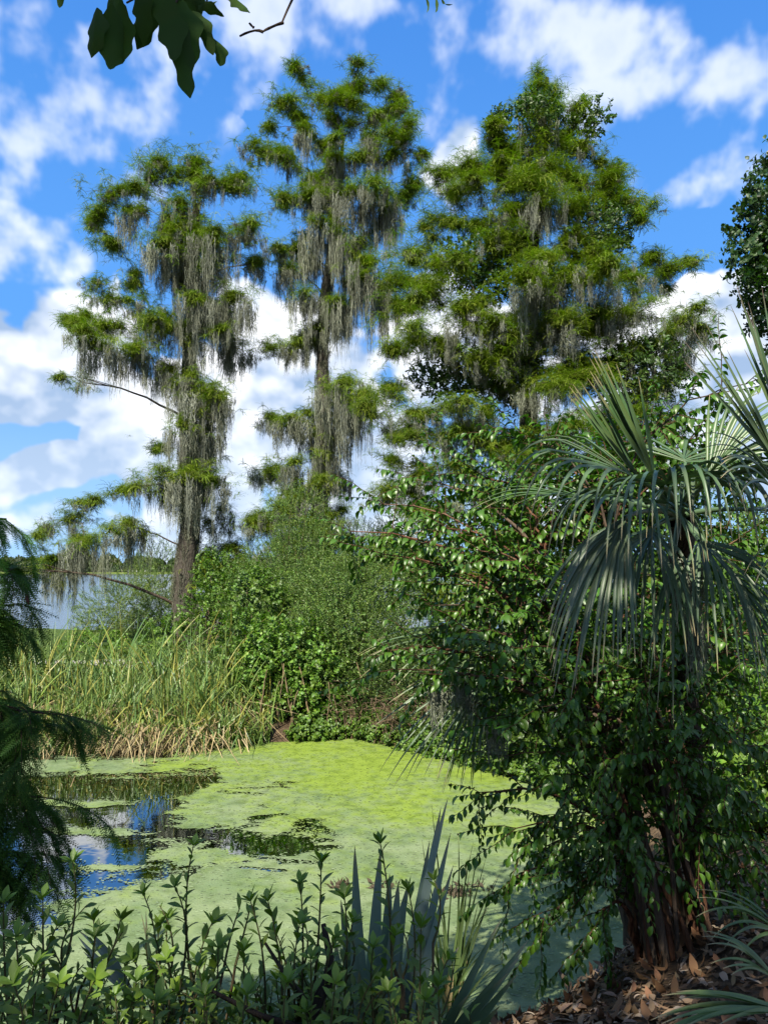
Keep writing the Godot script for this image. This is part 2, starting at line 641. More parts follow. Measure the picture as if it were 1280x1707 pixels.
func land() -> void:
	var xs := []
	var zs := []
	for e in [-1500.0, -700.0, -350.0, -180.0, -100.0, -60.0, -40.0, -28.0, -20.0, -15.0, -12.0]:
		xs.append(e)
	for k in 88:
		xs.append(-11.0 + k * 0.23)
	for e in [9.6, 11.0, 13.0, 16.0, 20.0, 28.0, 40.0, 60.0, 100.0, 180.0, 350.0, 700.0, 1500.0]:
		xs.append(e)
	for e in [300.0, 120.0, 60.0, 40.0, 24.0, 14.0, 9.0, 6.0, 4.0, 2.5, 1.2]:
		zs.append(e)
	for k in 86:
		zs.append(0.4 - k * 0.23)
	for e in [-20.0, -21.0, -22.0, -23.0, -24.0, -25.0, -26.0, -27.0, -28.0, -29.0, -30.0, -31.0, -32.0, -33.0, -34.0, -35.0, -36.0, -37.0, -41.0, -60.0, -150.0, -300.0, -379.0, -384.0, -389.0, -420.0, -500.0, -720.0, -1500.0, -3000.0]:
		zs.append(e)
	var g := Geo.new()
	for z in zs:
		for x in xs:
			var h := ground_height(x, z)
			var e := 0.12
			var nn := Vector3(ground_height(x - e, z) - ground_height(x + e, z), 2 * e, ground_height(x, z - e) - ground_height(x, z + e)).normalized()
			var mix := ground_noise.get_noise_2d(x * 2.0 + 40.0, z * 2.0)
			var soil := Color(0.075, 0.052, 0.034).lerp(Color(0.12, 0.085, 0.055), clampf(0.5 + mix, 0, 1))
			var grass := Color(0.060, 0.105, 0.022).lerp(Color(0.085, 0.135, 0.030), clampf(0.5 + mix, 0, 1))
			var green := smoothstep(-15.0, -17.0, z + mix * 2.0)
			var col := soil.lerp(grass, green)
			if z < -388.0:
				col = Color(0.16, 0.20, 0.045)
			g.vert(Vector3(x, h, z), nn, col)
	var w := xs.size()
	for r in zs.size() - 1:
		for k in w - 1:
			var a := r * w + k
			g.quad(a, a + 1, a + w + 1, a + w)
	setting("ground", "brown earth banks and green grass around the pond", "ground", "structure", g.mesh(), mat.soil)
	sheet("pond", "still dark pond water mirroring sky and trees", Rect2(-13, -15.2, 17.5, 12.5), 0.0, mat.pond)
	sheet("lake", "wide rippled blue lake behind the reeds", Rect2(-900, -392, 1800, 357.5), 0.0, mat.lake)
	# a pale sandy path beyond the reeds
	g = Geo.new()
	for k in 26:
		var x := -9.5 + k * 0.28
		var z := -20.6 - 0.5 * sin(k * 0.35)
		for s in [0.0, 0.9]:
			g.vert(Vector3(x, ground_height(x, z - s) + 0.02, z - s), Vector3.UP, Color(0.50, 0.48, 0.44))
		if k > 0:
			g.quad(k * 2 - 2, k * 2, k * 2 + 1, k * 2 - 1)
	setting("path", "pale sandy path showing behind the reeds", "path", "structure", g.mesh(), mat.soil)


func sheet(called: String, label: String, r: Rect2, y: float, m: Material) -> void:
	var g := Geo.new()
	for q in [r.position, r.position + Vector2(r.size.x, 0), r.end, r.position + Vector2(0, r.size.y)]:
		g.vert(Vector3(q.x, y, q.y), Vector3.UP, Color.WHITE)
	g.quad(0, 1, 2, 3)
	setting(called, label, called, "structure", g.mesh(), m)


# open water: outlines and floating islands on the pond's surface (x, z)
const OPEN := [
	[Vector2(-8.11, -13.76), Vector2(-5.55, -13.86), Vector2(-3.77, -13.67), Vector2(-3.48, -12.97), Vector2(-3.05, -12.42), Vector2(-2.35, -11.84), Vector2(-2.14, -11.12), Vector2(-2.32, -10.66), Vector2(-2.55, -10.42), Vector2(-2.55, -9.93), Vector2(-2.20, -9.52), Vector2(-1.88, -9.24), Vector2(-1.64, -9.28), Vector2(-1.26, -8.88), Vector2(-0.77, -9.06), Vector2(-0.69, -8.66), Vector2(-1.00, -8.39), Vector2(-1.56, -8.24), Vector2(-1.92, -8.59), Vector2(-2.32, -8.79), Vector2(-2.32, -8.55), Vector2(-2.37, -8.23), Vector2(-2.18, -7.85), Vector2(-2.71, -7.50), Vector2(-2.79, -6.82), Vector2(-3.32, -6.40), Vector2(-4.61, -6.61)],
	[Vector2(-1.76, -9.56), Vector2(-1.47, -9.79), Vector2(-1.06, -9.86), Vector2(-1.02, -9.70), Vector2(-1.36, -9.56), Vector2(-1.64, -9.30)],
	[Vector2(-0.81, -9.18), Vector2(-0.67, -9.39), Vector2(-0.55, -9.48), Vector2(-0.52, -9.30), Vector2(-0.68, -9.14)]]
const ISLANDS := [
	[Vector2(-4.23, -12.08), 2.1, 0.45], [Vector2(-4.01, -10.26), 0.55, 0.12], [Vector2(-3.07, -9.10), 0.6, 0.10], [Vector2(-2.84, -8.00), 0.35, 0.07]]
const MOTTLE := [[Vector2(-1.53, -10.72), 1.5, 1.2], [Vector2(-0.66, -11.00), 0.8, 0.7], [Vector2(-2.72, -11.63), 0.9, 0.5], [Vector2(-1.31, -8.00), 1.4, 0.35], [Vector2(-0.14, -9.59), 1.2, 0.25], [Vector2(-2.12, -8.33), 0.5, 0.25], [Vector2(0.66, -7.43), 0.35, 0.22]]
var cover_noise := noise(1.1, 5, 41)
var streak_noise := noise(0.9, 4, 42)


func cover(x: float, z: float) -> float:
	var wx := cover_noise.get_noise_2d(x * 0.45 + 50.0, z * 0.45) * 0.75
	var wz := cover_noise.get_noise_2d(x * 0.45, z * 0.45 + 90.0) * 0.55
	x += wx * 0.6
	z += wz * 0.5
	var p := Vector2(x, z)
	var v := 0.80
	if x < 1.0 and z < -5.2:
		var d := 9.0
		for o in OPEN:
			d = minf(d, outline_distance(o, p))
		v = clampf(d * 2.8, -1.6, 0.80)
		for s in ISLANDS:
			var q := Vector2((x - s[0].x) / s[1], (z - s[0].y) / s[2]).length()
			v = maxf(v, clampf((1.0 - q) * 0.75, -1.6, 0.35))
	for s in MOTTLE:
		var q := Vector2((x - s[0].x) / s[1], (z - s[0].y) / s[2]).length()
		if q < 1.0:
			v = minf(v, lerpf(0.22, 0.8, q))
	return v + cover_noise.get_noise_2d(x * 0.8, z * 1.5) * 0.85 + streak_noise.get_noise_2d(x * 2.6, z * 5.5) * 0.55


func duckweed() -> void:
	var tints := noise(0.45, 4, 43)
	var x0 := -9.2
	var z0 := -14.6
	var st := 0.042
	var nx := 286
	var nz := 260
	var val := PackedFloat32Array()
	val.resize((nx + 1) * (nz + 1))
	for k in nz + 1:
		for j in nx + 1:
			val[k * (nx + 1) + j] = cover(x0 + j * st, z0 + k * st)
	var g := Geo.new()
	var made := {}
	var corner := [Vector2i(0, 0), Vector2i(1, 0), Vector2i(1, 1), Vector2i(0, 1)]
	for k in nz:
		for j in nx:
			var ring := PackedInt32Array()
			for s in 4:
				var a: Vector2i = corner[s] + Vector2i(j, k)
				var b: Vector2i = corner[(s + 1) % 4] + Vector2i(j, k)
				var ia := a.y * (nx + 1) + a.x
				var ib := b.y * (nx + 1) + b.x
				if val[ia] > 0.0:
					ring.append(weed_vert(g, made, ia, -1, x0 + a.x * st, z0 + a.y * st, tints))
				if (val[ia] > 0.0) != (val[ib] > 0.0):
					var f := val[ia] / (val[ia] - val[ib])
					ring.append(weed_vert(g, made, mini(ia, ib), maxi(ia, ib), x0 + lerpf(a.x, b.x, f) * st, z0 + lerpf(a.y, b.y, f) * st, tints))
			for s in range(2, ring.size()):
				g.i.append_array(PackedInt32Array([ring[0], ring[s - 1], ring[s]]))
	var sheet_ := setting("duckweed", "bright green duckweed sheet floating on the pond", "duckweed", "stuff", g.mesh(), mat.sheet)
	# loose fronds along the torn edges and over the open water
	var f := Geo.new()
	for k in 7:
		var a := TAU * k / 7.0
		f.vert(Vector3(cos(a), 0, sin(a)) * rf(0.7, 1.2), Vector3.UP, Color.WHITE)
	for k in range(2, 7):
		f.tri(0, k - 1, k)
	var xf := []
	var tint := PackedColorArray()
	for k in 170000:
		if xf.size() >= 46000:
			break
		var x := rf(-9.0, 2.5)
		var z := rf(-14.0, -4.8)
		var v := cover(x, z)
		var thick := 1.0 if v > -0.25 and v < 0.12 else (0.16 if v < 0.0 and v > -0.5 else (0.012 if v <= -0.5 else 0.18))
		if rng.randf() > thick or outline_distance(POND, Vector2(x, z)) > -0.05:
			continue
		var s := rf(0.004, 0.013)
		xf.append(Transform3D(Basis(Vector3.UP, rf(0, TAU)).scaled(Vector3(s * rf(1.0, 1.8), 1, s)), Vector3(x, rf(0.007, 0.010), z)))
		tint.append(weed_color(x, z, tints) * rf(0.55, 1.3))
	many(sheet_, "loose_fronds", f.mesh(), mat.weed, xf, tint)


func weed_color(x: float, z: float, tints: FastNoiseLite) -> Color:
	# weed colour goes from grey-green to lime in a ragged patch by the far shore
	var patch := 1.0 - Vector2((x - 0.1) / 4.6, (z + 12.6) / 4.6).length() + tints.get_noise_2d(x * 1.6, z * 1.6) * 0.7 + tints.get_noise_2d(x * 14.0, z * 14.0) * 0.6
	var t := clampf(0.5 + tints.get_noise_2d(x * 2.5 + 30.0, z * 2.5) * 1.3, 0, 1)
	return Color(0.122, 0.172, 0.082).lerp(Color(0.172, 0.218, 0.112), t).lerp(Color(0.165, 0.232, 0.034), smoothstep(-0.2, 1.0, patch))


func weed_vert(g: Geo, made: Dictionary, a: int, b: int, x: float, z: float, tints: FastNoiseLite) -> int:
	var key := a * 2 if b < 0 else (a * 2 + 1 + (0 if b == a + 1 else 400000))
	if not made.has(key):
		made[key] = g.vert(Vector3(x, 0.006, z), Vector3.UP, weed_color(x, z, tints))
	return made[key]


func reeds() -> void:
	# green cattail blades and, lower down in front, dry fallen ones
	var green := []
	var dry := []
	for k in 4:
		green.append(reed_mesh(rf(0.12, 0.75), k % 2 == 1, Color(0.070, 0.130, 0.028), Color(0.135, 0.205, 0.050)))
		dry.append(reed_mesh(rf(0.5, 1.3), true, Color(0.18, 0.14, 0.072), Color(0.32, 0.26, 0.14)))
	var clump := noise(0.55, 3, 51)
	for s in 4:
		var xf := []
		var tint := PackedColorArray()
		while xf.size() < 1000:
			var x := rf(-11.5, -2.0)
			var edge := -13.05 + 0.12 * sin(x * 2.1) - maxf(x + 3.2, 0.0) * 0.5
			var z := edge - rf(0.0, 1.0) * rf(0.6, 4.2)
			if clump.get_noise_2d(x, z) < rf(-0.45, 0.15):
				continue
			var h := rf(0.95, 1.7) * (1.0 + 0.25 * clump.get_noise_2d(x * 0.7 + 9.0, z))
			h *= lerpf(0.62, 1.22, smoothstep(0.0, 2.6, edge - z))
			if x > -3.4:
				h *= 1.15
			var b := Basis(Vector3.UP, rf(0, TAU)) * Basis(Vector3.RIGHT, rf(-0.24, 0.24))
			if rng.randf() < 0.34:
				h = rf(0.45, 0.85)
				z = edge + rf(-0.5, 0.1)
			xf.append(Transform3D(b.scaled_local(Vector3(rf(0.6, 1.2), h, h)), Vector3(x, maxf(ground_height(x, z), -0.05), z)))
			tint.append(tone(0.6, 1.3, 0.2) if rng.randf() < 0.8 else Color(2.4, 1.5, 1.3) * rf(0.7, 1.0))
		var o := many(self, "cattail_reeds", green[s], mat.blade, xf, tint)
		o.set_meta("label", "tall green cattail blades standing along the far pond edge")
		o.set_meta("category", "reeds")
		o.set_meta("group", "reed bed along the far pond edge")
		xf = []
		tint = PackedColorArray()
		while xf.size() < 400:
			var x := rf(-11.0, -2.4)
			var z := -12.95 - maxf(x + 3.2, 0.0) * 0.5 - absf(rf(0.0, 1.0)) * rf(0.0, 3.2)
			var h := rf(0.35, 1.0)
			var b := Basis(Vector3.UP, rf(0, TAU)) * Basis(Vector3.RIGHT, rf(-0.5, 0.5))
			xf.append(Transform3D(b.scaled_local(Vector3(rf(0.35, 0.9), h, h)), Vector3(x, maxf(ground_height(x, z), -0.02), z)))
			tint.append(tone(0.45, 1.15, 0.08))
		o = many(self, "dry_reeds", dry[s], mat.dry, xf, tint)
		o.set_meta("label", "dry tan cattail blades bent over at the foot of the reeds")
		o.set_meta("category", "reeds")
		o.set_meta("group", "dry reeds along the far pond edge")


func reed_mesh(lean: float, broken: bool, c0: Color, c1: Color) -> ArrayMesh:
	var g := Geo.new()
	for q in 3:
		var pts := []
		var ws := []
		var turn := rf(-0.5, 0.5)
		var tall := 1.0 if q == 0 else rf(0.6, 0.9)
		for s in 8:
			var t := s / 7.0
			var off := lean * t * t * (1.0 + q * 0.6)
			var y := t * tall * (1.0 - 0.25 * lean * t)
			if broken and t > 0.62:
				y -= (t - 0.62) * 1.1 * (1.0 + lean)
				off += (t - 0.62) * 0.45
			pts.append(Vector3(off * turn + 0.02 * (q - 1), y, off * (1.0 if q != 1 else -0.6) * 0.6))
			ws.append(0.0165 * (1.0 - t * t) + 0.001)
		g.blade(pts, ws, Vector3(1, 0, turn), 0.2, c0, c1)
	return g.mesh()


func far_shore() -> void:
	# one lumpy crown of leafy facets, repeated as the wood on the far shore
	var g := Geo.new()
	for k in 420:
		var d := rdir()
		var p := Vector3(d.x, absf(d.y) * 0.9 + 0.15, d.z) * rf(0.72, 1.0)
		var sh := rf(0.7, 1.3)
		var s := frame((d + rdir()).normalized(), d)
		g.needle(p - s.y * 0.11, p + s.y * 0.16, s.x * 0.13, (d + rdir() * 0.5).normalized(), Color(0.085 * sh, 0.112 * sh, 0.052 * sh))
	var crown := g.mesh()
	var hill := noise(0.012, 3, 61)
	for layer in 2:
		var xf := []
		var tint := PackedColorArray()
		for k in 330:
			var x := rf(-330.0, 300.0)
			var z := -397.0 - rf(0.0, 14.0) - layer * 18.0
			var h := rf(4.0, 6.0) * (1.0 + 0.4 * hill.get_noise_1d(x)) + layer * 3.4
			if layer == 0 and rng.randf() < 0.35:
				h *= 0.55
			xf.append(Transform3D(Basis(Vector3.UP, rf(0, TAU)).scaled(Vector3(rf(3.4, 6.0), h, 4.0)), Vector3(x, 0.6, z)))
			tint.append(tone(0.75, 1.3, 0.15))
		var o := many(self, "far_wood", crown, mat.feather, xf, tint)
		o.set_meta("label", ["low pale trees along the shore across the lake", "higher wooded ridge behind the shore across the lake"][layer])
		o.set_meta("category", "wood")
	# a small pier in front of the far shore
	var p := thing("pier", "tiny pale pier on the far shore of the lake", "pier", Vector3(-118, 0.0, -372))
	var deck := Geo.new()
	deck.blade([Vector3(-122, 1.2, -373), Vector3(-118, 1.2, -372.5), Vector3(-113, 1.2, -372)], [1.0, 1.0, 1.0], Vector3(0, 0, 1), 0.0, Color(0.5, 0.5, 0.48), Color(0.5, 0.5, 0.48))
	part(p, "deck", deck.mesh(), mat.litter)
	for k in 5:
		var post := Geo.new()
		post.tube([Vector3(-121.6 + k * 2.0, -0.3, -372.6), Vector3(-121.6 + k * 2.0, 2.0, -372.6)], 0.25, 0.25, 6, Color(0.4, 0.4, 0.38))
		part(p, "post", post.mesh(), mat.litter)


# A cypress: flared trunk, one limb to each tier of foliage, moss beards below the tiers.
# tier: x, y, z, half width, half height, moss length, kind (0 feathery, 1 broad-leaved climber)
func cypress(label: String, axis: Array, r0: float, r1: float, tiers: Array, tint0: float, mossy: float, fill: float, lush: float, around: int) -> Node3D:
	var base: Vector3 = axis[0]
	base.y = ground_height(base.x, base.z) - 0.05
	axis[0] = base
	var t := thing("bald_cypress", label, "tree", base, "moss-hung cypresses between pond and lake")
	var c3 := Curve3D.new()
	for k in axis.size():
		var a: Vector3 = axis[maxi(k - 1, 0)]
		var b: Vector3 = axis[mini(k + 1, axis.size() - 1)]
		c3.add_point(axis[k], (a - b) * 0.16, (b - a) * 0.16)
	var long := c3.get_baked_length()
	var path := []
	for k in 33:
		path.append(c3.sample_baked(long * k / 32.0))
	var g := Geo.new()
	g.tube(path, r0, r1, 14, Color(0.090, 0.080, 0.068), 0.06, 0.85)
	# buttress at the foot
	g.tube([base + Vector3(0, -0.1, 0), base + Vector3(0, 0.35, 0), base + Vector3(0.0, 1.1, 0)], r0 * 1.75, r0 * 0.96, 14, Color(0.090, 0.080, 0.068), 0.10, 0.6)
	var trunk := part(t, "trunk", g.mesh(), mat.bark)
	# moss clinging to the trunk
	var mx := []
	var mt := PackedColorArray()
	for k in int(300 * mossy):
		var f := rf(0.08, 0.95)
		var p := c3.sample_baked(long * f)
		var a := rf(0, TAU)
		var r := lerpf(r0, r1, pow(f, 0.85)) * 0.98
		var s := rf(0.35, 0.95)
		mx.append(Transform3D(Basis(Vector3.UP, rf(0, TAU)).scaled_local(Vector3(0.8, s, 0.8)), p + Vector3(cos(a) * r, 0, sin(a) * r)))
		mt.append(Color(0.98, 0.95, 0.88) * rf(0.5, 1.0))
	many(trunk, "moss", shape.beard[0], mat.moss, mx, mt)
	var all := tiers.duplicate()
	for e in tiers:
		if rng.randf() < fill:
			var side := rdir()
			all.append([e[0] + side.x * 0.6, e[1] + side.y * 0.35 - 0.1, e[2] + side.z * 1.4, e[3] * 0.8, e[4] * 0.85, e[5] * 0.45, e[6]])
	# short boughs close about the trunk
	for k in around:
		var p := c3.sample_baked(long * rf(0.34, 0.95))
		var a := rf(0, TAU)
		var r := rf(0.3, 1.15)
		all.append([p.x + cos(a) * r, p.y, p.z + sin(a) * r, rf(0.4, 0.65), rf(0.2, 0.32), rf(0.7, 1.9), 0])
	all.sort_custom(func(a, b): return Vector2(a[0] - base.x, a[2] - base.z).length() < Vector2(b[0] - base.x, b[2] - base.z).length())
	var grown := []
	for e in all:
		var c := Vector3(e[0], e[1], e[2])
		var rx: float = e[3] * lush
		var ry: float = e[4] * lush * 1.15
		var moss: float = e[5] * 1.0
		# limb from the trunk, leaving it a little below the tier
		var flat := Vector2(c.x - base.x, c.z - base.z).length()
		var y0 := clampf(c.y - rf(0.3, 0.6) * flat - rf(0.0, 0.25), base.y + 1.2, (axis[-1] as Vector3).y - 0.15)
		var off := 0.0
		for q in 14:
			var at := c3.sample_baked(off)
			off += (y0 - at.y) * 0.9
		var root := c3.sample_baked(clampf(off, 0.0, long))
		var lr := clampf(0.014 + flat * 0.009, 0.016, 0.055)
		# side boughs leave the bough that reaches farthest towards them
		var gap := 1.9
		for q in grown:
			var to := c.distance_to(q[0])
			if q[1] < flat - 0.25 and to < gap and c.y > (q[0] as Vector3).y - 0.35:
				gap = to
				root = q[0]
				lr = 0.013
		grown.append([c + Vector3(0, -ry * 0.35, 0), flat])
		var lg := Geo.new()
		var mid := root.lerp(c, 0.55) + Vector3(0, rf(0.05, 0.24) * root.distance_to(c), 0) + rdir() * 0.1
		var limb_pts := jitter(curve(root, mid, c + Vector3(0, -ry * 0.35, 0), 9), 0.03)
		lg.tube(limb_pts, lr, lr * 0.35, 6, Color(0.092, 0.072, 0.058), 0.06)
		var tips := []
		for q in 5:
			var a := TAU * q / 5.0 + rf(-0.3, 0.3)
			var tip := c + Vector3(cos(a) * rx * rf(0.5, 0.95), rf(-0.4, 0.4) * ry, sin(a) * rx * rf(0.5, 0.95))
			tips.append(tip)
			var from: Vector3 = limb_pts[rng.randi_range(5, 8)]
			lg.tube(jitter(curve(from, from.lerp(tip, 0.5) + Vector3(0, 0.12 * rx, 0), tip, 5), 0.015), lr * 0.42, 0.005, 4, Color(0.092, 0.072, 0.058))
		var limb := part(t, "limb", lg.mesh(), mat.bark)
		var xf := []
		var tint := PackedColorArray()
		if int(e[6]) == 0:
			var count := int(34.0 + rx * ry * 400.0)
			for q in count:
				var d := rdir()
				var rad := clampf(absf(rng.randfn(0.0, 0.62)), 0.0, 1.45)
				var p := Vector3(d.x * rx, d.y * ry, d.z * rx * 0.9) * rad
				if q % 4 == 0:
					p = (limb_pts[rng.randi_range(3, 7)] as Vector3) - c + rdir() * 0.16
				if ground_noise.get_noise_3dv((c + p) * 4.0) < -0.12:
					continue
				p.y -= 0.22 * ry * pow(Vector2(p.x, p.z).length() / rx, 2.0)
				var s := rf(0.45, 1.1)
				var b := Basis(Vector3.UP, rf(0, TAU)) * Basis(Vector3.RIGHT, rf(-0.7, 0.7))
				xf.append(Transform3D(b.scaled_local(Vector3(s, s, s)), c + p))
				var l := tint0 * rf(0.7, 1.2)
				tint.append(Color(l * rf(0.85, 1.15), l, l * rf(0.8, 1.1)))
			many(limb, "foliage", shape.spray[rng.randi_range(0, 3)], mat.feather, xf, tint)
		else:
			for q in int(30.0 + rx * ry * 230.0):
				var d := rdir()
				var p := Vector3(d.x * rx, d.y * ry, d.z * rx * 0.8) * pow(rng.randf(), 0.4)
				var s := rf(0.8, 1.25)
				xf.append(Transform3D(frame((d + Vector3(0, 0.4, 0) + rdir() * 0.6).normalized(), rdir()).scaled_local(Vector3(s, s, s)), c + p))
				tint.append(tone(0.8, 1.6, 0.1))
			many(limb, "climber", shape.broad[rng.randi_range(0, 3)], mat.leaf, xf, tint)
		if moss > 0.0:
			xf = []
			tint = PackedColorArray()
			for q in int((3.0 + rx * 16.5) * clampf(moss + 0.25, 0.5, 1.5) * mossy):
				var p: Vector3
				if rng.randf() < 0.8:
					var a := rf(0, TAU)
					var r := sqrt(rng.randf())
					p = c + Vector3(cos(a) * rx * r * 0.92, -ry * rf(0.1, 0.7), sin(a) * rx * r * 0.7)
				else:
					p = (limb_pts[rng.randi_range(2, 8)] as Vector3) + Vector3(0, 0.0, 0)
				var s := moss * rf(0.25, 1.0)
				var fat := rf(0.4, 1.2) * clampf(0.6 + moss * 0.35, 0.6, 1.1)
				xf.append(Transform3D(Basis(Vector3.UP, rf(0, TAU)).scaled_local(Vector3(fat, s, fat)), p))
				var l := rf(0.65, 1.15)
				tint.append(Color(l, l, l * rf(0.92, 1.04)))
			many(limb, "moss", shape.beard[rng.randi_range(1, 4)], mat.moss, xf, tint)
	return t


